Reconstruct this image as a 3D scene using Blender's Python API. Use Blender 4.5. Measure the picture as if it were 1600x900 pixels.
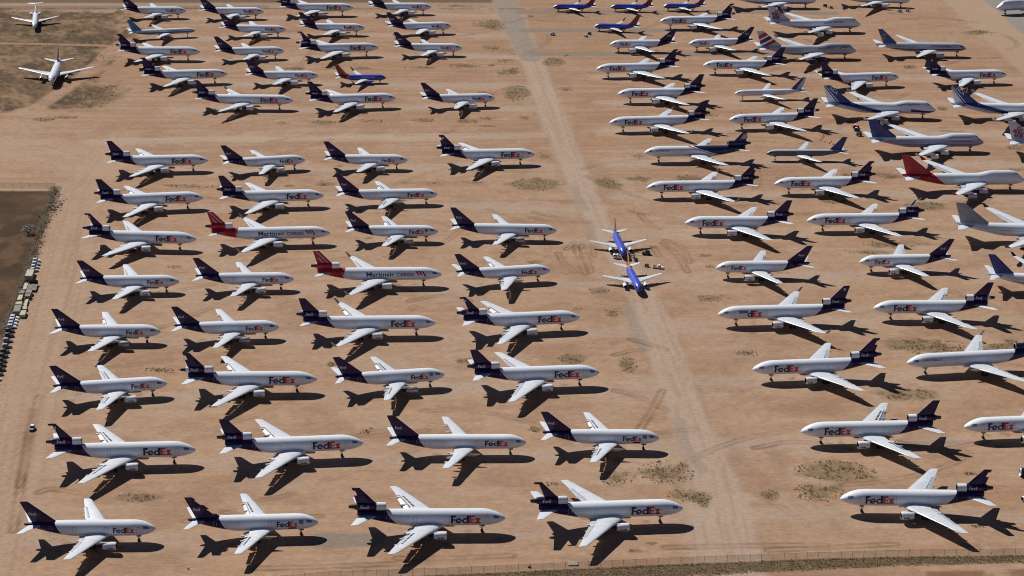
import bpy, bmesh, math, random
import numpy as np
from mathutils import Vector, Matrix
R = math.radians
random.seed(7); RNG = np.random.default_rng(11)
for _o in list(bpy.data.objects): bpy.data.objects.remove(_o)
SC = bpy.context.scene
COL = SC.collection

# ------------------------------------------------------------ camera, sky, sun, exposure
PITCH, ROLL, HEIGHT, FOCAL = 21.438, 1.043, 330.2, 3015.3
cd = bpy.data.cameras.new('camera'); cam = bpy.data.objects.new('camera', cd); COL.objects.link(cam)
cd.sensor_width = 36.0; cd.lens = FOCAL * 36.0 / 1600.0; cd.clip_start = 1.0; cd.clip_end = 60000.0
cam.matrix_world = Matrix.Translation((0, 0, HEIGHT)) @ Matrix.Rotation(R(90 - PITCH), 4, 'X') @ Matrix.Rotation(R(ROLL), 4, 'Z')
SC.camera = cam
SUN_EL, SUN_AZ = 43.8, 132.0          # the sun stands behind the field, to the left (azimuth counter-clockwise from +X)
wd = bpy.data.worlds.new('World'); SC.world = wd; wd.use_nodes = True
nt = wd.node_tree; bg = nt.nodes['Background']
sky = nt.nodes.new('ShaderNodeTexSky'); sky.sky_type = 'NISHITA'; sky.sun_disc = False
sky.sun_elevation = R(SUN_EL); sky.sun_rotation = R(90 - SUN_AZ)
sky.altitude = 700; sky.air_density = 0.45; sky.dust_density = 0.15; sky.ozone_density = 2.0
nt.links.new(sky.outputs[0], bg.inputs[0]); bg.inputs[1].default_value = 0.05
sl = bpy.data.lights.new('sun', 'SUN'); sl.energy = 4.3; sl.angle = R(0.5); sl.color = (1.0, 0.965, 0.90)
sun = bpy.data.objects.new('sun', sl); COL.objects.link(sun)
_d = Vector((math.cos(R(SUN_AZ)) * math.cos(R(SUN_EL)), math.sin(R(SUN_AZ)) * math.cos(R(SUN_EL)), math.sin(R(SUN_EL))))
sun.rotation_euler = _d.to_track_quat('Z', 'Y').to_euler(); sun.location = _d * 3000
SC.view_settings.view_transform = 'Standard'; SC.view_settings.look = 'None'
SC.view_settings.exposure = 0.24; SC.view_settings.gamma = 1.0; SC.view_settings.use_curve_mapping = False
SC.render.engine = 'CYCLES'; SC.cycles.max_bounces = 6; SC.cycles.filter_width = 1.05; SC.cycles.transparent_max_bounces = 12

# ------------------------------------------------------------ measured plan of the field (metres)
ROAD = [[-19.5,1501.1,9.6],[-9.8,1435.2,9.7],[0.3,1336.1,9.1],[10.9,1254.0,8.6],[18.7,1171.5,8.5],[28.1,1070.3,8.5],[37.6,983.8,7.6],[44.0,932.8,6.6],[52.4,886.4,6.9],[60.1,843.8,7.5],[63.2,797.0,8.6],[67.1,761.4,8.3],[70.2,728.4,8.0],[73.0,688.9,8.4],[76.2,652.9,10.2],[75.9,576.3,13.6]]
ASPHALT_ROAD = [[-19.5,1501.1,8.6],[-9.8,1435.2,8.7],[0.3,1336.1,8.2],[10.1,1262.3,7.3]]
ASPHALT = [[[3.4,1396.7,6],[143.5,1409.8,6],[234.0,1410.7,6]],[[6.7,1340.4,6],[69.5,1345.1,6],[147.6,1352.9,6]],[[13.6,1276.1,5.5],[119.2,1283.8,5.5],[198.6,1289.5,5.5]],[[-65.6,596.5,6],[-47.7,597.2,6]]]
STAIN = [[[32.6,992.2,2.6],[34.8,970.9,2.6],[38.1,955.5,2.6]],[[39.6,937.5,2.4],[40.2,927.7,2.4],[38.7,911.4,2.4]],[[53.8,819.5,3.2],[55.2,796.6,3.2],[58.3,771.4,3.2]],[[67.7,699.3,2.6],[68.1,680.1,2.6],[73.2,655.5,2.6]]]
LEFT_FIELD = [[-405.1,961.7],[-243.6,969.9],[-235.7,900.4],[-227.1,829.5],[-221.5,769.1],[-213.8,679.8],[-255.3,564.3]]
NW_FIELD = [[-403.0,1374.9],[-285.2,1378.1],[-274.4,1334.1],[-268.5,1294.1],[-272.2,1272.7],[-271.2,1242.2],[-265.5,1197.6],[-250.6,1168.2],[-245.7,1139.5],[-256.9,1122.0],[-288.0,1122.7],[-332.8,1117.0]]
NW_TRACKS = [[[-367.9,1277.9,2.2],[-311.6,1278.5,2.2],[-272.0,1276.2,2.2]],[[-269.7,1286.9,5],[-273.5,1220.8,5],[-282.2,1166.1,5],[-292.4,1108.7,5]],[[-273.5,1272.6,3],[-278.2,1184.4,3],[-288.0,1122.7,3]]]
TOP_FIELD = [[-472.1,1387.7],[-18.3,1426.0],[-6.0,1741.5],[-621.0,1682.4]]
TOP_ROAD = [[-414.9,1384.1,5.5],[-239.5,1398.0,5.5],[-18.1,1415.6,5.5]]
APRON = [[358.1,1477.9],[362.6,1352.0],[381.4,1111.5],[419.5,1005.6],[647.4,1632.1],[359.5,1606.9]]
APRON_LANE = [[332.2,1604.5,17],[342.5,1474.4,17],[346.6,1362.2,17],[352.6,1240.3,17]]
BOTTOM = [[-184.7,542.2],[-115.0,558.8],[-67.3,569.8],[-30.8,573.3],[1.8,577.1],[45.7,583.0],[90.3,588.2],[135.4,592.6],[180.7,595.1],[226.5,598.7]]
CROSS = [[-239.7,1057.5,8],[-186.3,1067.1,8],[-105.7,1074.6,8],[-16.6,1082.7,8],[20.9,1090.2,8]]
YARD = [[-318.2,1036.8,24],[-269.4,1043.4,24],[-223.0,1010.8,24]]
LEFT_TRACK = [[-226.9,1067.1,13],[-228.0,968.6,13],[-215.2,872.4,13],[-205.1,791.7,13],[-195.0,710.5,13],[-183.3,632.2,13],[-174.6,567.2,13]]
WEEDS = [[-20.9,1357.3,10.1,13.5],[-16.1,1289.6,7.9,7.1],[-7.0,1256.0,5.1,5.0],[-16.3,1243.8,2.5,3.3],[-6.8,1226.6,5.9,8.0],[0.2,1177.7,7.3,17.9],[-144.9,1226.6,7.5,4.8],[-121.4,1229.8,5.9,3.2],[-100.4,1229.7,5.9,3.2],[-63.7,1233.9,8.4,3.2],[-35.7,1240.8,10.6,4.9],[-17.6,1176.5,6.1,4.5],[-138.3,1102.5,3.8,2.6],[-113.5,1105.4,6.8,4.0],[-86.0,1109.8,6.9,4.0],[-54.8,1113.2,7.3,4.1],[-27.9,1113.5,6.9,4.0],[-16.5,1119.7,4.6,4.1],[-16.2,1103.6,5.3,2.0],[-41.9,1413.7,16.7,4.1],[25.0,1255.0,6.9,10.0],[33.5,1274.1,2.2,3.4],[-1.3,1230.2,3.4,8.0],[31.9,1188.8,4.9,6.1],[5.1,1122.4,3.1,3.4],[9.9,1383.2,2.3,3.0],[119.2,1136.7,5.5,4.2],[75.8,1129.7,5.5,2.8],[141.0,1139.5,7.9,2.8],[16.8,1046.3,3.6,4.8],[11.8,995.4,12.5,9.9],[51.3,1001.0,6.3,8.9],[69.1,1007.6,7.8,5.6],[96.1,1011.4,8.9,5.7],[95.3,889.5,4.4,2.7],[96.1,873.6,2.2,2.6],[10.6,876.2,3.7,2.6],[71.4,1049.6,3.7,3.6],[152.7,1015.8,7.1,3.4],[206.9,1022.4,7.9,5.8],[184.3,1021.1,4.3,3.4],[218.5,971.7,10.3,5.2],[188.9,910.0,13.0,4.7],[177.3,898.3,12.8,2.8],[282.2,1037.3,7.3,3.5],[173.1,975.5,8.6,4.2],[-102.3,989.9,5.5,3.3],[-120.8,985.5,2.7,2.2],[-43.7,994.4,4.2,2.2],[-20.2,996.8,3.5,1.6],[-172.5,981.5,12.9,3.2],[-161.5,860.4,3.6,1.7],[-146.4,739.6,7.2,2.7],[-19.4,754.7,3.8,3.4],[-56.3,684.6,3.0,2.9],[-76.1,748.7,1.9,2.0],[40.4,839.6,4.8,4.1],[29.7,816.0,2.3,1.6],[46.5,812.9,3.8,4.7],[26.3,759.5,5.5,4.8],[49.7,753.8,3.8,7.4],[93.3,832.5,6.6,4.0],[102.0,768.5,4.5,3.6],[10.4,688.6,2.5,2.3],[184.2,779.4,15.6,7.9],[213.5,778.6,11.3,5.0],[163.7,728.6,10.2,5.8],[221.3,786.8,3.2,2.9],[-135.0,625.5,6.9,3.0],[58.8,653.8,10.2,9.1],[40.9,647.8,6.3,5.8],[66.3,634.9,7.8,4.6],[71.4,631.1,2.1,5.0],[17.0,642.2,2.9,2.1],[123.9,657.5,14.2,7.6],[115.2,638.8,9.1,6.7],[97.1,636.1,3.3,4.1],[174.8,656.9,2.9,1.6],[168.2,615.2,2.8,1.4],[333.0,1359.3,9.4,7.7],[262.9,1258.5,4.4,4.2],[265.5,1160.2,2.4,3.7],[45.1,592.4,2.7,1.4],[50.4,598.1,2.0,0.9],[-255.6,1153.2,9.4,22.9],[-278.9,1100.2,6.0,3.9],[-267.0,1106.3,6.8,4.0],[293.2,1079.1,6.8,5.1],[262.4,1110.6,7.8,2.0]]
TRACKS = [[[26.5,894.0],[31.5,905.4],[39.3,899.3],[39.8,885.7]],[[22.3,889.3],[24.6,876.0],[30.5,863.3]],[[31.4,898.9],[32.5,880.9],[35.0,861.0]],[[34.0,900.9],[36.2,881.1],[37.9,863.7]],[[74.7,905.8],[80.1,892.3],[84.4,866.1]],[[76.6,910.6],[84.0,901.6],[86.3,879.2]],[[69.6,900.9],[71.9,887.4]],[[65.9,948.9],[70.0,934.2],[74.4,926.6]],[[9.2,940.8],[22.4,936.5],[37.2,934.4]],[[10.9,948.9],[25.8,939.7]],[[61.1,953.7],[82.2,944.8]],[[44.6,763.8],[51.8,769.0],[57.4,770.0]],[[52.5,781.9],[67.3,771.8]],[[203.9,1329.1],[218.6,1306.7],[253.0,1300.4],[282.6,1316.8]],[[283.7,1396.4],[310.8,1402.5],[339.0,1390.7]],[[277.8,1416.2],[300.0,1407.7]],[[-102.0,615.5],[-85.3,610.3],[-67.4,613.9]],[[-85.3,575.6],[-68.1,577.1],[-33.4,581.0]],[[-38.0,584.4],[-20.4,585.0],[1.7,587.6]],[[55.4,595.5],[91.5,598.2],[111.8,599.0]],[[-68.2,1321.7],[-47.9,1317.7],[-21.4,1334.5]],[[91.1,594.6],[109.3,597.1],[136.9,600.8]],[[-171.6,627.6],[-167.6,630.8],[-157.7,628.1]],[[-179.8,632.3],[-185.0,664.0],[-190.8,698.4]],[[-173.7,598.5],[-180.8,642.6],[-191.1,710.6]],[[-71.6,837.3],[-60.3,846.1],[-47.6,834.4]],[[-46.9,822.4],[-32.5,829.5],[-19.0,823.8]],[[43.1,727.2],[53.3,721.3],[63.0,709.3]],[[51.7,690.9],[57.8,709.1],[63.0,728.0]],[[95.6,675.6],[111.3,681.9],[133.1,677.1]],[[151.7,683.5],[168.3,678.5],[187.2,685.0]],[[327.9,1360.8],[345.7,1358.3],[352.6,1329.1],[341.4,1310.4]],[[290.7,1268.8],[306.8,1283.5],[329.8,1288.5]],[[-147.3,1175.2],[-127.4,1308.2],[-49.1,1351.3]]]
THINGS = {"car_a":[[-227.9,863.9],[-227.2,859.6],[-226.7,855.3],[-226.0,851.1]],"car_b":[[-220.9,792.4,0],[-220.5,789.1,0],[-220.0,785.4,0],[-219.5,781.8,0],[-219.1,777.1,1],[-218.1,772.1,1],[-217.4,766.4,2],[-216.2,760.2,2],[-215.7,754.6,1],[-215.1,749.9,1],[-214.4,744.8,1],[-213.6,740.5,1],[-212.7,735.9,1],[-212.5,731.3,1],[-212.2,726.2,0],[-211.8,721.7,1]],"boxes":[[-226.3,843.5,3.2,8.5,2.2,0],[-225.0,829.6,1.6,8,0.9,0],[-224.6,820.8,2.6,3.6,1.5,1],[-223.8,814.5,2.0,6,1.4,0],[-222.9,808.3,3.0,2.6,1.2,0],[-221.4,800.0,2.9,8,2.0,1],[-221.4,821.4,2.6,3.2,1.6,2],[-220.9,817.0,2.4,3.2,1.6,1],[-219.8,809.3,1.2,8.5,0.9,0],[-219.0,802.8,2.1,3,1.1,0],[-218.0,796.0,2.4,5.4,1.5,0]],"flat":[-221.7,829.0],"pickup":[70.2,870.5],"cart":[64.9,872.4],"van":[51.0,883.2],"tractor":[65.6,889.3],"stairs":[58.7,883.1],"car":[-186.3,680.1],"redtug":[204.3,1113.6],"greentug":[204.1,1107.6],"gpu":[203.7,1097.7],"slab":[22.7,582.4],"tyre":[7.7,579.7],"pod":[195.4,655.6],"cowl":[190.3,635.2],"bush":[-241.2,902.0],"cone":[-108.2,574.4],"tug1":[25.1,1329.6],"tug2":[48.7,1325.8],"tug3":[51.4,1332.5],"tug4":[231.9,1432.3],"tug5":[235.7,1427.3],"tug6":[285.8,1419.9],"tug7":[292.1,1421.4],"rubble":[-237.6,945.2],"redcones":[[182.5,1095.1],[179.4,1087.2],[181.5,1083.5],[183.8,1081.1],[185.7,1078.7],[185.3,1083.8],[181.1,1091.2]]}
LEFT_FENCE = [[-294.1,974.5],[-244.4,975.2],[-235.5,902.3],[-226.9,831.2],[-221.0,769.1],[-213.5,697.4]]
TOP_FENCE = [[-403.0,1374.9],[-288.7,1383.9],[-182.5,1394.3]]
PLACE = {"1":["B727",-334.7,1310.7,281.9],"2":["B767",-290.5,1168.6,276.4],"3":["A310",-237.4,1360.7,4.5],"4":["A310",-181.9,1363.0,5.0],"5":["B757",-222.6,1307.2,15.5],"6":["DC10",-209.0,1244.3,4.2],"7":["DC10",-183.1,1190.2,10.2],"8":["MD11",-134.8,1131.9,2.0],"9":["A310",-159.7,1310.7,1.7],"10":["A310",-154.4,1252.4,9.4],"11":["A310",-125.7,1191.7,4.7],"12":["DC10",-118.7,1377.7,5.0],"13":["A310",-106.0,1319.8,2.5],"14":["A310",-62.6,1386.5,5.0],"15":["A310",-45.8,1330.0,10.1],"16":["DC10",-92.4,1264.1,9.5],"17":["A310",-36.4,1268.5,3.2],"18":["B73G",-82.9,1196.2,6.0],"19":["DC10",-73.1,1141.5,10.8],"20":["A310",-12.5,1147.2,8.9],"21":["DC10",-168.0,1010.1,6.9],"22":["DC10",-160.8,947.4,10.4],"23":["DC10",-154.5,884.7,359.6],"24":["A310",-153.5,828.9,4.6],"25":["A310",-115.3,1016.0,13.9],"26":["DC10",-99.0,954.1,7.5],"27":["MD11",-90.4,897.3,6.6],"28":["A310",-101.3,834.8,4.5],"29":["A310",-59.0,1018.9,3.8],"30":["A300",-39.9,961.0,6.2],"31":["A310",-37.2,903.4,3.9],"32":["A300",21.9,907.9,1.1],"33":["MD11",-33.0,843.0,4.2],"34":["A310",18.0,852.2,12.2],"35":["DC10",11.5,1032.3,6.7],"36":["B733",54.2,880.2,276.4],"37":["B733",59.3,832.8,278.2],"39":["B733",26.5,1402.1,182.0],"40":["B733",69.1,1405.5,182.0],"41":["B733",108.3,1410.7,182.0],"42":["B73G",54.9,1344.4,177.0],"43":["DC10",101.8,1353.2,188.2],"44":["A310",63.5,1285.9,184.8],"45":["A310",117.8,1291.7,189.7],"46":["DC10",51.8,1218.4,188.6],"47":["DC10",122.6,1233.0,184.3],"48":["DC10",63.2,1159.7,186.1],"49":["MD11",55.5,1096.7,188.5],"50":["B757",137.1,1170.8,188.4],"51":["DC10",127.2,1107.0,188.6],"52":["MD11",72.8,1039.2,186.0],"53":["MD11",70.5,976.7,186.2],"54":["DC10",86.7,921.4,183.1],"55":["A310",96.8,859.6,184.1],"56":["B747",224.3,1429.3,4.0],"57":["A330",296.2,1435.9,356.0],"58":["B747",357.0,1416.8,196.0],"59":["B747",246.2,1356.3,7.2],"60":["B747",230.9,1280.4,5.7],"61":["B777",307.6,1291.3,3.0],"62":["DC10",247.6,1212.6,10.6],"63":["DC10",319.9,1223.4,7.5],"64":["B747",256.8,1138.2,0.1],"65":["B747",334.9,1140.9,359.0],"66":["B747",271.5,1072.4,5.4],"67":["B747",352.2,1063.0,356.0],"69":["B757",142.5,1046.4,183.9],"70":["DC10",139.9,987.3,185.6],"71":["B747",278.6,1003.2,4.6],"72":["MD11",149.4,928.4,185.2],"73":["B747",291.9,916.9,357.0],"74":["A310",167.1,871.1,186.2],"75":["A330",281.1,846.8,355.0],"76":["MD11",92.2,799.7,186.6],"77":["DC10",163.6,810.5,183.5],"78":["DC10",101.1,739.2,187.7],"79":["MD11",167.5,749.0,190.0],"80":["DC10",113.5,680.2,184.8],"81":["DC10",178.5,686.9,187.0],"82":["DC10",120.3,624.3,181.2],"85":["A310",-151.6,769.2,3.6],"86":["A310",-101.2,776.8,6.9],"87":["A310",-139.4,715.2,11.4],"88":["DC10",-79.1,721.1,3.9],"89":["MD11",-33.2,783.4,4.0],"90":["A310",-27.2,729.2,11.5],"91":["DC10",30.4,793.0,9.7],"92":["DC10",37.0,733.1,7.4],"93":["DC10",-118.1,654.4,5.5],"94":["DC10",-55.5,662.8,7.5],"95":["A300",6.6,666.8,2.8],"96":["A310",58.0,672.9,1.7],"97":["A310",-122.3,593.4,3.1],"98":["A310",-66.5,600.3,5.2],"99":["DC10",-0.8,604.8,2.8],"100":["DC10",62.8,614.7,6.2]}
ROWS = [[97,98,99,100],[93,94,95,96],[87,88,90,92],[85,86,89,91],[24,28,33,34],[23,27,31,32],[22,26,30],[21,25,29,35],[8,19,20],[7,11,18],[6,10,16,17],[5,9,13,15],[3,4,12,14],[82],[80,81],[78,79],[76,77],[55,74],[54,72],[53,70],[52,69],[49,51],[48,50],[46,47]]


# ------------------------------------------------------------ materials
def new_mat(name):
    m = bpy.data.materials.new(name); m.use_nodes = True
    return m, m.node_tree, m.node_tree.nodes['Principled BSDF']
MATS = {}
def paint(name, col, rough=0.4, metal=0.0, dirt=0.10, scale=0.25, spec=0.5, seams=0):
    if name in MATS: return MATS[name]
    m, t, b = new_mat(name); N = t.nodes.new; L = t.links.new
    tc = N('ShaderNodeTexCoord'); oi = N('ShaderNodeObjectInfo')
    ad = N('ShaderNodeVectorMath'); ad.operation = 'MULTIPLY_ADD'
    ad.inputs[1].default_value = (1, 1, 1)
    cmb = N('ShaderNodeCombineXYZ'); ml = N('ShaderNodeMath'); ml.operation = 'MULTIPLY'; ml.inputs[1].default_value = 40
    L(oi.outputs['Random'], ml.inputs[0]); L(ml.outputs[0], cmb.inputs[0]); L(ml.outputs[0], cmb.inputs[2])
    L(tc.outputs['Object'], ad.inputs[0]); L(cmb.outputs[0], ad.inputs[2])
    n1 = N('ShaderNodeTexNoise'); n1.inputs['Scale'].default_value = scale; n1.inputs['Detail'].default_value = 7; n1.inputs['Roughness'].default_value = 0.65
    mp = N('ShaderNodeMapping'); mp.inputs['Scale'].default_value = (0.35, 1, 1.6)
    L(ad.outputs[0], mp.inputs[0]); L(mp.outputs[0], n1.inputs['Vector'])
    n2 = N('ShaderNodeTexNoise'); n2.inputs['Scale'].default_value = 1.7; n2.inputs['Detail'].default_value = 3
    L(ad.outputs[0], n2.inputs['Vector'])
    mx = N('ShaderNodeMath'); mx.operation = 'ADD'; L(n1.outputs[0], mx.inputs[0]); L(n2.outputs[0], mx.inputs[1])
    mr = N('ShaderNodeMapRange'); mr.inputs[1].default_value = 0.7; mr.inputs[2].default_value = 1.35
    mr.inputs[3].default_value = 1.0; mr.inputs[4].default_value = 1.0 - 2.2 * dirt
    L(mx.outputs[0], mr.inputs[0])
    r2 = N('ShaderNodeMapRange'); r2.inputs[3].default_value = 1.0 - dirt * 0.7; r2.inputs[4].default_value = 1.0 + dirt * 0.25
    L(oi.outputs['Random'], r2.inputs[0])
    m2 = N('ShaderNodeMath'); m2.operation = 'MULTIPLY'; L(mr.outputs[0], m2.inputs[0]); L(r2.outputs[0], m2.inputs[1])
    if seams:      # joints between skin panels: rings along the body, and staggered ones across it
        bt = N('ShaderNodeTexBrick'); bt.inputs['Scale'].default_value = 1.0; bt.inputs['Brick Width'].default_value = seams; bt.inputs['Row Height'].default_value = seams * .55; bt.inputs['Mortar Size'].default_value = .045; bt.inputs['Mortar Smooth'].default_value = .4
        bt.inputs['Color1'].default_value = (1, 1, 1, 1); bt.inputs['Color2'].default_value = (.97, .97, .97, 1); bt.inputs['Mortar'].default_value = (.80, .80, .80, 1)
        sx = N('ShaderNodeSeparateXYZ'); L(tc.outputs['Object'], sx.inputs[0]); yz = N('ShaderNodeMath'); yz.operation = 'ADD'; L(sx.outputs[1], yz.inputs[0]); L(sx.outputs[2], yz.inputs[1])
        cx = N('ShaderNodeCombineXYZ'); L(sx.outputs[0], cx.inputs[0]); L(yz.outputs[0], cx.inputs[1]); L(cx.outputs[0], bt.inputs['Vector'])
        bw = N('ShaderNodeRGBToBW'); L(bt.outputs['Color'], bw.inputs[0]); m3 = N('ShaderNodeMath'); m3.operation = 'MULTIPLY'; L(m2.outputs[0], m3.inputs[0]); L(bw.outputs[0], m3.inputs[1]); m2 = m3
    vm = N('ShaderNodeVectorMath'); vm.operation = 'SCALE'; vm.inputs[0].default_value = col[:3]; L(m2.outputs[0], vm.inputs['Scale'])
    L(vm.outputs[0], b.inputs['Base Color'])
    b.inputs['Roughness'].default_value = rough; b.inputs['Metallic'].default_value = metal
    b.inputs['Specular IOR Level'].default_value = spec
    MATS[name] = m; return m
M = dict(
    white=paint('white_paint', (.83, .865, .93), .26, dirt=.055, seams=5.2), wing=paint('wing_grey', (.71, .735, .80), .40, dirt=.10, scale=.5, seams=2.3),
    flapm=paint('flap_grey', (.50, .52, .57), .42, dirt=.15, scale=.5), seam=paint('seam_grey', (.42, .44, .48), .5),
    slat=paint('bare_slat', (.70, .71, .73), .35, .35, dirt=.10), purple=paint('purple_paint', (.028, .0115, .076), .40, dirt=.12, spec=.3),
    fedp=paint('purple_letters', (.020, .012, .065), .4, dirt=.1), fedr=paint('orange_red_letters', (.74, .055, .024), .4, dirt=.12),
    darkred=paint('faded_red_letters', (.17, .015, .028), .45), offw=paint('white_letters', (.55, .55, .60), .5),
    metal=paint('bare_metal', (.52, .51, .50), .38, .6, dirt=.2), dark=paint('dark_cavity', (.012, .012, .014), .7, dirt=.3),
    exh=paint('burnt_exhaust', (.075, .065, .06), .5, .5, dirt=.3), tyre=paint('tyre_rubber', (.016, .016, .017), .85), gear=paint('gear_strut', (.12, .12, .125), .5),
    glass=paint('cockpit_cover', (.19, .26, .40), .25, dirt=.2), dkglass=paint('dark_glass', (.015, .018, .025), .12),
    winglet=paint('winglet_grey', (.36, .34, .32), .45), red=paint('red_paint', (.46, .012, .028), .4, dirt=.1), navy=paint('navy_paint', (.012, .022, .085), .36),
    blue=paint('royal_blue_paint', (.050, .090, .54), .33), nblue=paint('cargo_blue_paint', (.020, .040, .23), .36), swred=paint('red_belly_paint', (.22, .022, .020), .4), orange=paint('orange_paint', (.62, .19, .07), .4),
    slate=paint('slate_paint', (.15, .16, .19), .4), sblue2=paint('clear_blue_paint', (.025, .075, .28), .36), dimgold=paint('faded_gold', (.10, .075, .06), .5), gold=paint('gold_paint', (.36, .21, .06), .42), lav=paint('lavender_paint', (.42, .40, .57), .4), grey=paint('grey_paint', (.30, .31, .34), .42),
    pgrey=paint('pale_grey_paint', (.54, .55, .62), .4), steel=paint('steel_blue_paint', (.035, .17, .40), .36), pink=paint('blossom_pink', (.34, .10, .20), .5, dirt=.32, scale=1.6),
    charcoal=paint('charcoal_paint', (.075, .078, .085), .42), sblue=paint('blue_patch', (.16, .25, .47), .4), beige=paint('beige_paint', (.55, .49, .38), .6, dirt=.15),
    rust=paint('mauve_box', (.33, .27, .25), .7, dirt=.2), green=paint('dark_green_paint', (.02, .05, .035), .5), brightred=paint('tug_red', (.35, .02, .02), .5), conc=paint('concrete', (.45, .40, .32), .8, dirt=.25), wood=paint('weathered_timber', (.36, .33, .28), .8, dirt=.3),
    black=paint('black_paint', (.014, .015, .018), .4), fence=paint('galvanised_post', (.11, .105, .10), .5, .4))

# ------------------------------------------------------------ mesh helpers
class MB:
    def __init__(s): s.v = []; s.f = []; s.m = []
    def add(s, vs, fs, mi=0):
        o = len(s.v); s.v += [tuple(map(float, v)) for v in vs]
        for f in fs: s.f.append([i + o for i in f]); s.m.append(mi)
    def rings(s, rs, mi=0, cap=(True, True), mif=None):
        o = len(s.v); n = len(rs[0])
        for r in rs: s.v += [tuple(map(float, v)) for v in r]
        for i in range(len(rs) - 1):
            for j in range(n):
                k = (j + 1) % n
                s.f.append([o + i * n + j, o + i * n + k, o + (i + 1) * n + k, o + (i + 1) * n + j])
                s.m.append(mif(i, j) if mif else mi)
        if cap[0]: s.f.append([o + j for j in range(n)][::-1]); s.m.append(mif(0, 0) if mif else mi)
        if cap[1]: s.f.append([o + (len(rs) - 1) * n + j for j in range(n)]); s.m.append(mif(len(rs) - 2, 0) if mif else mi)
    def box(s, c, d, mi=0, rz=0.0, top=1.0):
        cx, cy, cz = c; hx, hy, hz = d[0] / 2, d[1] / 2, d[2] / 2; ca, sa = math.cos(rz), math.sin(rz); vs = []
        for z, k in ((-hz, 1.0), (hz, top)):
            for x, y in ((-hx, -hy), (hx, -hy), (hx, hy), (-hx, hy)):
                x, y = x * k, y * k; vs.append((cx + ca * x - sa * y, cy + sa * x + ca * y, cz + z))
        s.add(vs, [(3, 2, 1, 0), (4, 5, 6, 7), (0, 1, 5, 4), (1, 2, 6, 5), (2, 3, 7, 6), (3, 0, 4, 7)], mi)
    def tube(s, a, b, r0, r1=None, n=8, mi=0):
        a, b = Vector(a), Vector(b); d = (b - a).normalized(); u = d.orthogonal().normalized(); w = d.cross(u); r1 = r0 if r1 is None else r1
        s.rings([[c + (u * math.cos(2 * math.pi * j / n) + w * math.sin(2 * math.pi * j / n)) * r for j in range(n)] for c, r in ((a, r0), (b, r1))], mi)
    def lathe(s, prof, ax, n=20, mi=None, cap=(False, False)):   # prof: (x, r, mat); axis along x at (y, z)
        y, z = ax
        rs = [[(x, y + r * math.cos(2 * math.pi * j / n), z + r * math.sin(2 * math.pi * j / n)) for j in range(n)] for x, r, _ in prof]
        s.rings(rs, 0, cap, mif=lambda i, j: prof[i][2])
    def mesh(s, name, mats, smooth=False, fix=True):
        me = bpy.data.meshes.new(name); me.from_pydata(s.v, [], s.f)
        for m in mats: me.materials.append(m)
        me.polygons.foreach_set('material_index', s.m)
        if fix:
            bm = bmesh.new(); bm.from_mesh(me); bmesh.ops.recalc_face_normals(bm, faces=bm.faces); bm.to_mesh(me); bm.free()
        if smooth: soft(me)
        me.update(); return me
def soft(me, ang=38):
    me.polygons.foreach_set('use_smooth', [True] * len(me.polygons))
    try: me.set_sharp_from_angle(angle=R(ang))
    except Exception: pass
def link(name, me, parent=None, loc=(0, 0, 0), rz=0.0):
    o = bpy.data.objects.new(name, me); COL.objects.link(o); o.location = loc; o.rotation_euler = (0, 0, rz)
    if parent is not None: o.parent = parent
    return o
def tag(o, label, cat, group=None):
    o['label'] = label; o['category'] = cat
    if group: o['group'] = group
    return o
def kind(o, k): o['kind'] = k; return o

# ------------------------------------------------------------ value noise for painting the soil
def vnoise(x, y, seed):
    rs = np.random.default_rng(seed); T = rs.random((256, 256))
    xi = np.floor(x).astype(np.int64); yi = np.floor(y).astype(np.int64); fx = x - xi; fy = y - yi
    fx = fx * fx * (3 - 2 * fx); fy = fy * fy * (3 - 2 * fy)
    a = T[xi & 255, yi & 255]; b = T[(xi + 1) & 255, yi & 255]; c = T[xi & 255, (yi + 1) & 255]; d = T[(xi + 1) & 255, (yi + 1) & 255]
    return (a * (1 - fx) + b * fx) * (1 - fy) + (c * (1 - fx) + d * fx) * fy
def fbm(x, y, seed, oct=5, gain=.55):
    s = 0; a = 1; t = 0
    for k in range(oct): s = s + a * vnoise(x * 2 ** k + 17.3 * k, y * 2 ** k + 9.1 * k, seed + k); t += a; a *= gain
    return s / t
def sstep(a, b, x): t = np.clip((x - a) / (b - a), 0, 1); return t * t * (3 - 2 * t)
def seg_dist(X, Y, L):     # distance, along, side and half-width of the nearest point of a polyline of (x, y, halfwidth)
    best = np.full(X.shape, 1e9); al = np.zeros(X.shape); si = np.zeros(X.shape); hw = np.ones(X.shape); acc = 0.0
    for (x0, y0, *h0), (x1, y1, *h1) in zip(L[:-1], L[1:]):
        dx, dy = x1 - x0, y1 - y0; ln = math.hypot(dx, dy); t = np.clip(((X - x0) * dx + (Y - y0) * dy) / ln ** 2, 0, 1)
        px, py = X - (x0 + t * dx), Y - (y0 + t * dy); d = np.hypot(px, py); k = d < best
        best = np.where(k, d, best); al = np.where(k, acc + t * ln, al); si = np.where(k, (px * dy - py * dx) / ln, si)
        if h0: hw = np.where(k, h0[0] + t * (h1[0] - h0[0]), hw)
        acc += ln
    return best, al, si, hw
def inside(X, Y, P):
    r = np.zeros(X.shape, bool); n = len(P)
    for i in range(n):
        x0, y0 = P[i]; x1, y1 = P[(i + 1) % n]
        c = ((y0 > Y) != (y1 > Y)); r ^= c & (X < (x1 - x0) * (Y - y0) / ((y1 - y0) or 1e-9) + x0)
    return r
def signed(X, Y, P): d = seg_dist(X, Y, P + [P[0]])[0]; return np.where(inside(X, Y, P), d, -d)

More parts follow.
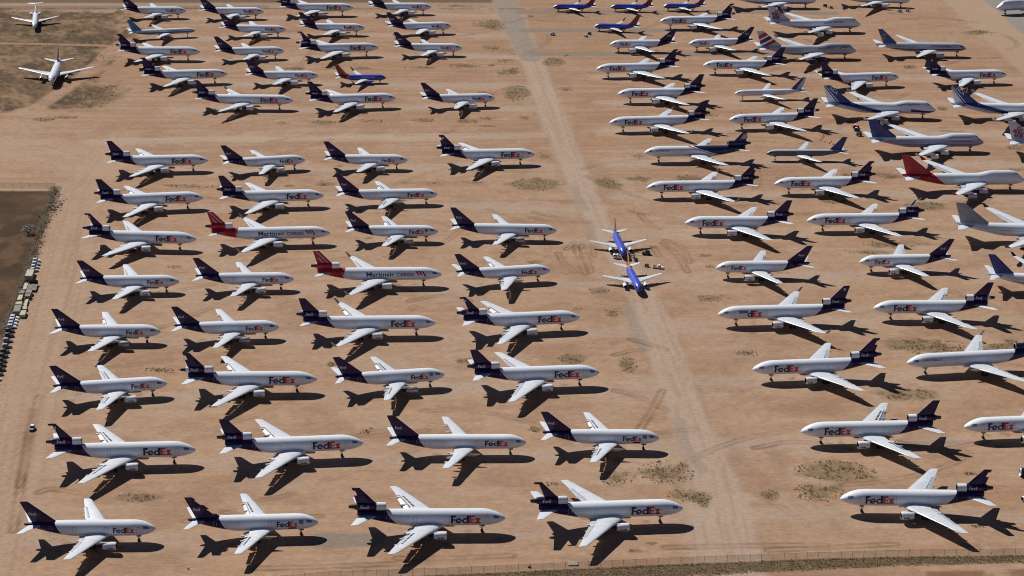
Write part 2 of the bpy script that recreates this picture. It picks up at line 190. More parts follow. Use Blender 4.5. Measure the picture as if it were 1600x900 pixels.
# ------------------------------------------------------------ the ground: one sheet to the horizon, its soils painted per vertex
def axis(a, b, step, far):
    mid = list(np.arange(a, b + .01, step)); lo = []; hi = []; s = step
    x = a
    while x > -far: s *= 1.35; x -= s; lo.append(x)
    s = step; x = b
    while x < far: s *= 1.35; x += s; hi.append(x)
    return np.array(lo[::-1] + mid + hi)
xs = axis(-440, 440, 1.0, 14000)
y1 = [545.0]
while y1[-1] < 1500: y1.append(y1[-1] + 0.8 + 0.9 * (y1[-1] - 545) / 900)
ys = np.concatenate([axis(0, 540, 20, 9000)[axis(0, 540, 20, 9000) < 540], y1, np.array([1520, 1550, 1600, 1700, 1850, 2100, 2600, 3600, 6000, 10000, 16000, 24000])])
X, Y = np.meshgrid(xs, ys)
def C(*c): return np.array(c)[None, None, :]
def mix(a, b, k): return a + (b - a) * k[..., None]
ca, sa = math.cos(R(5.5)), math.sin(R(5.5))
U = np.where(X < 70, X * ca + Y * sa, X * math.cos(R(5)) + Y * math.sin(R(5))); V = -X * sa + Y * ca
n_big = fbm(X / 75, Y / 60, 1, 5); n_mid = fbm(X / 14, Y / 12, 7, 5); n_fin = fbm(X / 2.6, Y / 2.2, 13, 3)
n_st = fbm(U / 55, V / 3.2, 19, 4); n_st2 = fbm(U / 140, V / 9, 23, 4)
SAND, RED, PALE, BROWN = C(.416, .268, .172), C(.356, .208, .128), C(.436, .304, .214), C(.262, .160, .102)
G = mix(SAND + 0 * X[..., None], PALE, sstep(.42, .70, n_big * .5 + n_st2 * .5))
G = mix(G, RED, sstep(.48, .72, n_st2 * .6 + n_mid * .4) * .75)
G = mix(G, BROWN, sstep(.56, .74, n_st * .65 + n_mid * .35) * (.20 + .45 * sstep(820, 1250, Y)))
n_bl = fbm(X / 24 + 3, Y / 17, 131, 6, .62)
G = mix(G, C(.300, .178, .114), sstep(.50, .66, n_bl) * .50)
G = mix(G, C(.440, .312, .228), sstep(.54, .68, fbm(X / 30, Y / 22 + 7, 151, 5)) * .40)
far = sstep(900, 1400, Y)
G = mix(G, C(.360, .216, .138), far * .55)
G *= (1 + .30 * (n_fin - .5) + .16 * (n_mid - .5))[..., None]
def blot(mask, col, amt): 
    global G
    G = mix(G, col, np.clip(mask, 0, 1) * amt)
# smoother, paler lanes where the aircraft stand and are towed
LANES = []
for row in ROWS:
    pts = []
    for i in row:
        t, px, py, h = PLACE[str(i)]; pts.append((px - 18 * math.cos(R(h)), py - 18 * math.sin(R(h))))
    pts.sort(); x0, x1 = (-205, None) if pts[0][0] < 40 else (None, 430)
    if x0 is None: x0 = 55
    if x1 is None: x1 = 70 - (pts[0][1] - 600) * .09
    LANES.append([(x0, pts[0][1] - 2 - (pts[0][0] - x0) * .04, 5.5)] + [(a, b - 2, 5.5) for a, b in pts] + [(x1, pts[-1][1] - 2, 5.5)])
wob = (n_mid - .5) * 5
for k, L in enumerate(LANES):
    d, al, si, hw = seg_dist(X, Y, L)
    m = 1 - sstep(.45, 1.5, (d + wob) / hw)
    G = mix(G, C(.410, .302, .236) * (1 + .10 * (n_fin[..., None] - .5)), m * (.35 + .35 * sstep(.35, .65, fbm(al / 60, si / 1.1, 40 + k, 3))) * np.where(Y > 950, 1.35, 1))
    G = mix(G, C(.31, .19, .118), (1 - sstep(.15, .6, np.abs(d + wob - hw * 1.9) / 3)) * .30 * sstep(.45, .6, fbm(al / 40, si / 1.5, 60 + k, 3)))
lane_d = np.full(X.shape, 1e9)
for L in LANES: lane_d = np.minimum(lane_d, seg_dist(X, Y, L)[0])
btw = sstep(7, 17, lane_d + wob * 1.4) * sstep(.36, .58, n_mid * .35 + n_st * .65) * (1 - sstep(60, 110, lane_d))
G = mix(G, C(.318, .178, .106), btw * np.clip(.16 + .40 * sstep(820, 1250, Y) + .10 * (X > 70), 0, .62))
# the worn track inside the fence
d, al, si, hw = seg_dist(X, Y, LEFT_TRACK)
blot((1 - sstep(.6, 1.3, (d + wob) / hw)), C(.430, .295, .205), .55)
blot((1 - sstep(.7, 1.4, d / hw)) * sstep(.50, .68, fbm(al / 60, si / 1.0, 31, 4)), C(.33, .21, .14), .6)
for LL, cc, kk in ((CROSS, C(.450, .335, .252), .85), (YARD, C(.440, .310, .225), .55)):
    d, al, si, hw = seg_dist(X, Y, LL)
    blot((1 - sstep(.45, 1.15, (d + wob) / hw)) * (.45 + .55 * sstep(.35, .6, fbm(al / 50, si / 1.6, 201, 4))), cc, kk)
# dirt road through the middle, with wheel ruts
d, al, si, hw = seg_dist(X, Y, ROAD)
core = 1 - sstep(.72, 1.22, (d + wob * .6) / hw)
blot(core, C(.440, .325, .250) , .78)
blot(core * sstep(.50, .66, fbm(al / 45, si / .9, 71, 4)), C(.355, .245, .175), .65)
blot((1 - sstep(0, 1.4, np.abs(np.abs(si) - hw * .35))) * core * sstep(.35, .6, fbm(al / 30, si / 8, 75, 3)), C(.45, .335, .262), .28)
blot((1 - sstep(0, 2.5, np.abs(d + wob * .5 - hw * 1.02))) * sstep(.45, .62, fbm(al / 25, si / 6, 77, 3)), C(.29, .185, .12), .45)
d, al, si, hw = seg_dist(X, Y, ASPHALT_ROAD)
blot((1 - sstep(.85, 1.1, (d + wob * .5) / hw)), C(.275, .232, .190) * (1 + .25 * (n_fin[..., None] - .5)), .85)
for L in ASPHALT:
    d, al, si, hw = seg_dist(X, Y, L)
    blot((1 - sstep(.7, 1.05, (d + wob * .7) / hw)) * sstep(.22, .42, n_mid + .12), C(.235, .195, .155), .85)
for L in STAIN:
    d, al, si, hw = seg_dist(X, Y, L)
    blot((1 - sstep(.6, 1.15, (d + wob * .35) / hw)), C(.300, .238, .195), .62)
# apron in the far corner
s = signed(X, Y, APRON)
blot(sstep(-1, 1.5, s + wob * .3), C(.27, .255, .235), .9)
d, al, si, hw = seg_dist(X, Y, APRON_LANE)
blot((1 - sstep(.8, 1.1, (d + wob * .4) / hw)), C(.42, .30, .21), .7)
# dry grassland left of the far rows
n_gr = fbm(X / 9, Y / 16, 83, 5); n_gr2 = fbm(X / 30, Y / 22, 87, 4)
s = signed(X, Y, NW_FIELD)
gm = sstep(-7, 9, s + (n_gr - .5) * 44) 
for L in NW_TRACKS:
    d, al, si, hw = seg_dist(X, Y, L); gm = gm * (.12 + .88 * sstep(.7, 1.5, (d + wob * .4) / hw))
grass = mix(C(.158, .092, .046) + 0 * X[..., None], C(.090, .058, .029), sstep(.42, .62, n_gr)); grass = mix(grass, C(.255, .162, .098), sstep(.50, .68, n_gr2) * .8)
n_g3 = fbm((X + .5 * Y) / 3.2, (Y - .3 * X) / 7, 171, 5, .65)
grass = mix(grass, C(.300, .205, .120), sstep(.54, .70, n_g3) * .55); grass = grass * (1 - .40 * (1 - sstep(.34, .50, n_g3)))[..., None]
G = mix(G, grass * (1 + .5 * (n_fin[..., None] - .5)), gm * .92)
s = signed(X, Y, TOP_FIELD); blot(sstep(-2, 3, s + wob * .4), C(.125, .080, .050), .85)
d, al, si, hw = seg_dist(X, Y, TOP_ROAD); blot(1 - sstep(.7, 1.1, (d + wob * .2) / hw), C(.315, .245, .19), .85)
blot((1 - sstep(0, 3.2, np.abs(Y - np.interp(X, [-420, -239, -18, 120], [1374, 1389, 1406, 1414])))) * sstep(.35, .5, n_gr) * (X < 60), C(.10, .08, .05), .7)
# ploughed brown field behind the left fence
s = signed(X, Y, LEFT_FIELD)
lf = mix(C(.092, .050, .026) + 0 * X[..., None], C(.060, .034, .018), sstep(.4, .65, n_gr2)); lf = mix(lf, C(.135, .078, .044), sstep(.52, .68, n_gr) * .75)
G = mix(G, lf * (1 + .4 * (n_fin[..., None] - .5)), sstep(-.6, 1.0, s + (n_mid - .5) * 3))
d, al, si, hw = seg_dist(X, Y, [tuple(q) + (3.2,) for q in LEFT_FENCE[1:]])
blot((1 - sstep(.3, 1.1, (d + (n_mid - .5) * 5) / hw)), C(.085, .070, .050), .75)
blot((1 - sstep(0, 4, np.abs(s + 2.5))) * sstep(.4, .6, n_mid) * (X < -180), C(.20, .14, .085), .5)
# the verge past the near fence
bx = [q[0] for q in BOTTOM]; by = [q[1] for q in BOTTOM]
t = np.interp(X, bx, by) - Y + (n_mid - .5) * 1.6
tw = np.interp(X, [60, 190], [9.5, 5.5])
blot(sstep(.5, 1.6, t) * (1 - sstep(-1.5, 1, t - tw + (n_gr - .5) * 4)), C(.118, .078, .048) * (1 + .9 * (n_fin[..., None] - .5)), .92)
blot(sstep(3.5, 5.5, t - tw) * sstep(.35, .5, n_mid), C(.20, .105, .062), .8)
# weeds darken the soil they stand on
for x, y, a, b in WEEDS:
    k = (np.abs(X - x) < a * 1.6 + 3) & (np.abs(Y - y) < b * 1.8 + 4)
    q = np.hypot((X[k] - x) / a, (Y[k] - y) / max(b, 1.2)) + (n_mid[k] - .5) * 2.4
    m = (1 - sstep(.50, 1.12, q)) * (.55 + .45 * sstep(.35, .6, n_fin[k]))
    G[k] = G[k] + (np.array([[.165, .115, .060]]) - G[k]) * (m * .80)[:, None]
# wheel tracks
def curve(P, n=10):
    P = np.array(P, float); Q = np.concatenate([[2 * P[0] - P[1]], P, [2 * P[-1] - P[-2]]]); out = []
    for i in range(1, len(Q) - 2):
        for t in np.linspace(0, 1, n, endpoint=False):
            out.append(.5 * ((2 * Q[i]) + (Q[i + 1] - Q[i - 1]) * t + (2 * Q[i - 1] - 5 * Q[i] + 4 * Q[i + 1] - Q[i + 2]) * t * t + (3 * Q[i] - Q[i - 1] - 3 * Q[i + 1] + Q[i + 2]) * t ** 3))
    return [tuple(q) for q in out] + [tuple(P[-1])]
TR = [(L, .55) for L in TRACKS]
for _ in range(150):
    x, y = random.uniform(-200, 330), random.uniform(590, 1380); a = random.gauss(.1, .45); c = random.gauss(0, .012); P = []
    for k in range(random.randint(3, 6)): P.append((x, y)); x += 14 * math.cos(a); y += 14 * math.sin(a); a += c * 14
    TR.append((P, random.uniform(.12, .42)))
for L, amt in TR:
    P = curve(L, 5); A = np.array(P); k = (X > A[:, 0].min() - 4) & (X < A[:, 0].max() + 4) & (Y > A[:, 1].min() - 4) & (Y < A[:, 1].max() + 4)
    if not k.any(): continue
    d, al, si, hw = seg_dist(X[k], Y[k], [(a, b, 1) for a, b in P])
    m = (1 - sstep(.35, 1.15, np.abs(d - 1.2))) * (.35 + .65 * sstep(.30, .6, fbm(al / 22, si / 9, 91, 3)))
    G[k] = G[k] * (1 - amt * m[:, None] * np.array([[.80, .95, 1.05]]))
# oil and rubber under engines and wheels
for key, (t_, px, py, h) in PLACE.items():
    for _ in range(5):
        a = random.uniform(10, 38); b = random.uniform(-10, 10); cx = px - a * math.cos(R(h)) - b * math.sin(R(h)); cy = py - a * math.sin(R(h)) + b * math.cos(R(h)); rr = random.uniform(.8, 2.6)
        k = (np.abs(X - cx) < rr * 2) & (np.abs(Y - cy) < rr * 2)
        q = np.hypot(X[k] - cx, Y[k] - cy) / rr + (n_fin[k] - .5); G[k] *= (1 - .28 * (1 - sstep(.4, 1.1, q)))[:, None]
G = np.clip(G * .875, .01, .9)
nx, ny = len(xs), len(ys)
me = bpy.data.meshes.new('ground')
me.vertices.add(nx * ny); me.vertices.foreach_set('co', np.stack([X, Y, 0 * X], -1).astype(np.float32).ravel())
ii = np.arange((nx - 1) * (ny - 1)); r_, c_ = ii // (nx - 1), ii % (nx - 1); v0 = r_ * nx + c_
quads = np.stack([v0, v0 + 1, v0 + nx + 1, v0 + nx], -1).astype(np.int32)
me.loops.add(quads.size); me.loops.foreach_set('vertex_index', quads.ravel())
me.polygons.add(len(quads)); me.polygons.foreach_set('loop_start', np.arange(0, quads.size, 4, dtype=np.int32))
me.update(calc_edges=True)
at = me.attributes.new('soil', 'FLOAT_COLOR', 'POINT')
at.data.foreach_set('color', np.concatenate([G, np.ones(G.shape[:2] + (1,))], -1).astype(np.float32).ravel())
gm_, t, b = new_mat('desert_soil'); N = t.nodes.new; L = t.links.new
av = N('ShaderNodeAttribute'); av.attribute_name = 'soil'; geo = N('ShaderNodeNewGeometry')
n1 = N('ShaderNodeTexNoise'); n1.inputs['Scale'].default_value = .9; n1.inputs['Detail'].default_value = 9; n1.inputs['Roughness'].default_value = .72
mp = N('ShaderNodeMapping'); mp.inputs['Scale'].default_value = (.45, 1, 1); mp.inputs['Rotation'].default_value = (0, 0, R(-5.5))
L(geo.outputs['Position'], mp.inputs[0]); L(mp.outputs[0], n1.inputs['Vector'])
mr = N('ShaderNodeMapRange'); mr.inputs[1].default_value = .25; mr.inputs[2].default_value = .75; mr.inputs[3].default_value = .74; mr.inputs[4].default_value = 1.26; L(n1.outputs[0], mr.inputs[0])
n2 = N('ShaderNodeTexNoise'); n2.inputs['Scale'].default_value = 2.2; n2.inputs['Detail'].default_value = 4; L(geo.outputs['Position'], n2.inputs['Vector'])
m2 = N('ShaderNodeMapRange'); m2.inputs[1].default_value = .68; m2.inputs[2].default_value = .78; m2.inputs[3].default_value = 1.0; m2.inputs[4].default_value = .72; L(n2.outputs[0], m2.inputs[0])
mm = N('ShaderNodeMath'); mm.operation = 'MULTIPLY'; L(mr.outputs[0], mm.inputs[0]); L(m2.outputs[0], mm.inputs[1])
vm = N('ShaderNodeVectorMath'); vm.operation = 'SCALE'; L(av.outputs['Color'], vm.inputs[0]); L(mm.outputs[0], vm.inputs['Scale']); L(vm.outputs[0], b.inputs['Base Color'])
b.inputs['Roughness'].default_value = .95; b.inputs['Specular IOR Level'].default_value = .15
bp = N('ShaderNodeBump'); bp.inputs['Strength'].default_value = .35; bp.inputs['Distance'].default_value = .25; L(n1.outputs[0], bp.inputs['Height']); L(bp.outputs[0], b.inputs['Normal'])
me.materials.append(gm_); kind(link('ground', me), 'structure')

# ------------------------------------------------------------ weeds and dry grass: tufts of real leaves, too many to count
tv = []; tf = []; tc_ = []
def tuft(x, y, r, h, tone):
    a0 = random.random() * 6.28; n = 7
    for j in range(n):
        a = a0 + j * 6.283 / n + random.uniform(-.4, .4); q = r * random.uniform(.5, 1.2); w = r * random.uniform(.16, .30); o = len(tv); hh = h * random.uniform(.5, 1.3); b0 = r * .25
        ca_, sa_ = math.cos(a), math.sin(a)
        tv.extend([(x + b0 * ca_ - w * sa_, y + b0 * sa_ + w * ca_, -.02), (x + b0 * ca_ + w * sa_, y + b0 * sa_ - w * ca_, -.02), (x + q * ca_ + w * .6 * sa_, y + q * sa_ - w * .6 * ca_, hh * .7), (x + q * 1.25 * ca_, y + q * 1.25 * sa_, hh)])
        t_ = tone * random.uniform(.6, 1.25); tc_.extend([t_ * .8, t_ * .8, t_, t_]); tf.append((o, o + 1, o + 2, o + 3))
for x, y, a, b in WEEDS:
    b = max(b, 1.2); ar = math.pi * a * b; dens = 1.0 if y < 800 else .45
    ph = random.random() * 50
    for _ in range(int(min(ar * dens, 1500)) + 4):
        q = random.random() ** .6 * 1.12; th = random.random() * 6.283; px, py = x + a * q * math.cos(th), y + b * q * math.sin(th)
        if math.sin(px * .55 + ph) + math.sin(py * .8 - ph) + random.gauss(0, .9) < -.55: continue
        tuft(px, py, random.uniform(.25, .60), random.uniform(.12, .42), random.uniform(.1, 1.1))
for _ in range(3200):      # the verge past the near fence
    x = random.uniform(-60, 200); yb = float(np.interp(x, bx, by)); u = random.uniform(.8, float(np.interp(x, [60, 190], [9.5, 5.5])))
    tuft(x, yb - u, random.uniform(.25, .6), random.uniform(.10, .34), random.uniform(.2, 1.1))
for _ in range(1500):      # far grassland
    x = random.uniform(-400, -262); y = random.uniform(1120, 1372)
    if fbm(np.array([x / 9]), np.array([y / 16]), 83, 5)[0] > .47: tuft(x, y, random.uniform(.4, 1.0), random.uniform(.15, .4), random.uniform(.5, 1.3))
for _ in range(450):       # along the left fence
    t_ = random.random(); k = random.randrange(1, 4); (ax_, ay_), (bx_, by_) = LEFT_FENCE[k], LEFT_FENCE[k + 1]
    tuft(ax_ + (bx_ - ax_) * t_ + random.gauss(1.0, 1.6), ay_ + (by_ - ay_) * t_, random.uniform(.3, .8), random.uniform(.2, .6), random.uniform(0, .8))
me = bpy.data.meshes.new('dry_weeds'); me.from_pydata(tv, [], tf)
at = me.attributes.new('tone', 'FLOAT', 'POINT'); at.data.foreach_set('value', tc_)
wm, t, b = new_mat('dry_weed_leaves'); N = t.nodes.new; L = t.links.new
av = N('ShaderNodeAttribute'); av.attribute_name = 'tone'; cr = N('ShaderNodeValToRGB')
cr.color_ramp.elements[0].color = (.105, .082, .038, 1); cr.color_ramp.elements[1].color = (.34, .255, .14, 1); L(av.outputs['Fac'], cr.inputs[0]); L(cr.outputs[0], b.inputs['Base Color'])
b.inputs['Roughness'].default_value = .9; b.inputs['Specular IOR Level'].default_value = .1
me.materials.append(wm); kind(link('dry_weeds', me), 'stuff')

# ------------------------------------------------------------ aircraft: dimensions in metres, s = distance behind the nose
def W_(yr, sr, cr, yk, sk, ck, hs, st, ct, zr, zt): return dict(yr=yr, sr=sr, cr=cr, yk=yk, sk=sk, ck=ck, hs=hs, st=st, ct=ct, zr=zr, zt=zt)
def T_(sr, cr, hs, st, ct, z, dz): return dict(sr=sr, cr=cr, hs=hs, st=st, ct=ct, z=z, dz=dz)
SP = {
 'A310': dict(L=45.2, R=2.82, zc=5.4, nz=4.8, Ln=7.2, St=28.5, ze=(6.75, 7.45), wing=W_(2.8, 15.5, 10.4, 8.2, 18.6, 6.7, 21.95, 25.6, 2.7, 3.9, 5.3), eng=[(8.0, 12.6, 2.6, 1.42, 4.7)],
   fin=[(7.6, 33.4, 42.4), (15.8, 43.4, 46.2)], stab=T_(38.4, 5.0, 8.1, 43.9, 2.3, 6.9, .8), ng=6.1, mg=21.4, tr=4.7, cut=(34.6, 31.0), logo=(7.0, 14.4, 1.95, -12.5), flogo=('fin', 43.3, 10.5, 4.0, 1.1)),
 'A300': dict(L=52.4, R=2.82, zc=5.4, nz=4.8, Ln=7.2, St=35.5, ze=(6.75, 7.45), wing=W_(2.8, 19.2, 10.6, 8.4, 22.4, 6.9, 22.4, 29.6, 2.8, 3.9, 5.3), eng=[(8.1, 16.3, 2.6, 1.42, 4.7)],
   fin=[(7.6, 40.4, 49.6), (16.5, 50.6, 53.4)], stab=T_(45.4, 5.4, 8.1, 51.1, 2.4, 6.9, .8), ng=6.1, mg=25.0, tr=4.8, cut=(41.6, 38.0), logo=(7.0, 16.0, 2.2, -14), flogo=('fin', 50.2, 10.8, 4.0, 1.1)),
 'DC10': dict(tp=.80, L=52.2, R=3.01, zc=6.0, nz=5.3, Ln=8.6, St=34.5, ze=(6.7, 8.75), wing=W_(3.0, 21.6, 12.4, 9.0, 26.2, 8.7, 25.0, 38.3, 2.9, 4.2, 5.2), eng=[(8.1, 20.8, 2.95, 1.5, 4.6)], te=(42.0, 10.3, 1.45),
   fin=[(8.8, 42.8, 52.3), (11.6, 45.6, 52.4), (17.6, 51.3, 54.2)], stab=T_(44.6, 6.8, 10.6, 51.4, 2.7, 7.0, 1.5), ng=8.3, mg=30.4, tr=5.3, cut=(42.2, 37.0), logo=(8.7, 19.3, 2.95, -21), flogo=('te', 51.0, 46.2, 1.3)),
 'MD11': dict(tp=.80, L=57.9, R=3.01, zc=6.0, nz=5.3, Ln=8.6, St=40.1, ze=(6.7, 8.75), wing=W_(3.0, 24.1, 12.6, 9.0, 28.7, 8.8, 25.2, 41.0, 2.9, 4.2, 5.4), eng=[(8.2, 23.3, 2.95, 1.5, 4.6)], te=(47.6, 10.3, 1.45), wl=(2.1, .35, 1.6, 1.1),
   fin=[(8.8, 48.4, 57.9), (11.6, 51.2, 58.0), (17.6, 56.9, 59.8)], stab=T_(50.4, 6.4, 9.0, 56.8, 2.4, 7.0, 1.3), ng=8.6, mg=33.2, tr=5.3, cut=(47.8, 42.6), logo=(8.9, 19.6, 2.95, -21), flogo=('te', 56.6, 51.8, 1.3)),
 'B747': dict(L=68.4, R=3.25, zc=5.9, nz=4.9, Ln=9.5, St=44, ze=(8.0, 9.0), hump=1.55, wing=W_(3.2, 20.5, 16.6, 11.8, 28.3, 9.9, 30.4, 45.0, 4.0, 4.0, 7.0), eng=[(11.7, 24.3, 2.75, 1.4, 4.8), (20.9, 33.0, 3.3, 1.4, 4.8)], wl=(1.9, 1.3, 3.0, 1.3),
   fin=[(8.6, 51.3, 66.2), (19.4, 65.4, 69.6)], stab=T_(57.6, 9.6, 11.0, 66.2, 2.8, 7.5, 1.3), ng=7.8, mg=33.5, tr=5.5),
 'B777': dict(L=62.6, R=3.1, zc=6.2, nz=5.2, Ln=8.5, St=40, ze=(7.3, 8.6), wing=W_(3.1, 19.8, 13.6, 10.0, 25.2, 8.2, 30.4, 40.0, 2.2, 4.4, 7.0), eng=[(9.6, 17.6, 3.0, 1.75, 5.6)],
   fin=[(8.8, 47.8, 57.6), (18.5, 58.6, 62.0)], stab=T_(53.2, 7.3, 10.7, 60.2, 2.4, 7.3, 1.2), ng=5.9, mg=31.6, tr=5.5),
 'A330': dict(L=57.2, R=2.82, zc=5.6, nz=4.9, Ln=7.2, St=38.5, ze=(6.9, 7.7), wing=W_(2.8, 19.0, 11.4, 9.4, 24.0, 7.8, 29.4, 38.3, 2.5, 4.0, 6.2), eng=[(9.4, 17.0, 2.8, 1.5, 5.0)], wl=(1.8, 1.2, 2.0, 1.0),
   fin=[(7.8, 44.3, 53.5), (17.2, 54.5, 57.8)], stab=T_(49.3, 6.0, 9.7, 55.1, 2.3, 7.0, 1.0), ng=6.7, mg=31.0, tr=5.3),
 'B767': dict(L=47.4, R=2.5, zc=5.0, nz=4.4, Ln=6.6, St=31, ze=(6.1, 7.0), wing=W_(2.5, 16.2, 10.4, 8.0, 19.5, 6.8, 23.7, 29.0, 2.3, 3.6, 5.6), eng=[(7.9, 13.6, 2.4, 1.35, 4.5)],
   fin=[(7.1, 36.0, 44.4), (15.8, 45.0, 48.0)], stab=T_(40.0, 6.0, 9.3, 45.6, 2.1, 6.0, 1.0), ng=6.3, mg=24.6, tr=4.7),
 'B757': dict(L=46.6, R=1.92, zc=4.4, nz=3.9, Ln=5.4, St=31.5, ze=(5.3, 5.9), wing=W_(1.9, 16.4, 8.2, 6.5, 19.0, 5.4, 19.0, 26.6, 1.75, 3.3, 5.0), eng=[(6.5, 14.2, 2.3, 1.2, 4.2)],
   fin=[(5.9, 36.0, 43.2), (13.6, 43.2, 46.0)], stab=T_(39.4, 5.2, 7.6, 44.0, 1.8, 5.1, .9), ng=5.4, mg=23.6, tr=3.7),
 'B73G': dict(L=32.2, R=1.9, zc=3.5, nz=3.1, Ln=4.8, St=20.5, ze=(4.5, 5.0), wing=W_(1.9, 10.8, 7.6, 5.0, 13.1, 4.7, 16.6, 19.3, 1.6, 2.6, 3.8), eng=[(4.85, 9.1, 1.65, 1.02, 3.6)], wl=(2.4, .5, 1.4, .7),
   fin=[(4.9, 21.8, 30.0), (6.4, 25.4, 30.4), (12.5, 30.4, 33.0)], stab=T_(26.6, 4.4, 7.0, 31.0, 1.6, 4.4, .7), ng=4.0, mg=16.6, tr=2.9),
 'B733': dict(L=31.9, R=1.9, zc=3.4, nz=3.0, Ln=4.8, St=20.2, ze=(4.4, 4.9), wing=W_(1.9, 10.9, 7.2, 4.9, 13.1, 4.4, 14.5, 18.8, 1.6, 2.6, 3.6), eng=[(4.85, 9.2, 1.6, .98, 3.4)], wl=(2.2, .45, 1.4, .7),
   fin=[(4.8, 21.4, 29.8), (6.2, 25.2, 30.0), (11.1, 29.9, 32.5)], stab=T_(26.4, 4.2, 6.4, 30.6, 1.5, 4.3, .6), ng=4.0, mg=16.4, tr=2.7),
 'B727': dict(L=43.6, R=1.9, zc=4.0, nz=3.5, Ln=5.2, St=30, ze=(5.0, 5.6), wing=W_(1.9, 16.8, 8.8, 6.0, 20.2, 5.4, 16.3, 27.6, 2.1, 2.8, 4.2), eng=[], se=(2.95, 32.5, 5.0, .8, 5.0),
   fin=[(5.4, 32.5, 42.4), (10.3, 41.2, 45.4)], stab=T_(40.8, 4.4, 5.4, 44.6, 1.9, 10.3, -.1), ng=5.0, mg=24.0, tr=2.9),
}
def prof(sp, s):
    R_, zc, L, Ln, St = sp['R'], sp['zc'], sp['L'], sp['Ln'], sp['St']; hw = up = dn = R_; zt, zb = zc + R_, zc - R_
    if s < Ln:
        t = max(s / Ln, 1e-4); nz = sp['nz']; a = (1 - (1 - t) ** 2); hw = R_ * a ** .56
        zb = nz - (nz - zb) * a ** .62; zt = nz + (zt - nz) * (1 - (1 - t) ** 1.75) ** .72
    elif s > St:
        u = min((s - St) / (L - St), 1); b0, t0 = sp['ze']; zt = zt + (t0 - zt) * u ** 2.2; zb = zb + (b0 - zb) * u ** 1.22
        hw = R_ * (1 - sp.get('tp', .88) * u ** 1.75)
    if 'hump' in sp: 
        q = min(max((s - 1.6) / 4.6, 0), 1); q2 = min(max((27.5 - s) / 9.0, 0), 1); k = q * q * (3 - 2 * q) * q2 * q2 * (3 - 2 * q2); zt += sp['hump'] * k
    return hw, zt, zb
def skin(sp, s, phi, off=0.0):
    hw, zt, zb = prof(sp, s)
    zm = min(sp['zc'], (zt + zb) / 2) if 'hump' in sp and s < 30 else (zt + zb) / 2
    zz = zm + ((zt - zm) if phi > 0 else (zm - zb)) * math.sin(phi); c = math.cos(phi)
    if 'hump' in sp and phi > 0 and zt - zm > sp['R'] * 1.1: c = c ** 1.15
    return (hw + off) * c, zz + off * math.sin(phi)
def gx(sp): return sp['mg'] - 1.5
CACHE = {}
def cached(fn):
    def g(*a):
        k = (fn.__name__,) + a
        if k not in CACHE: CACHE[k] = fn(*a)
        return CACHE[k]
    return g

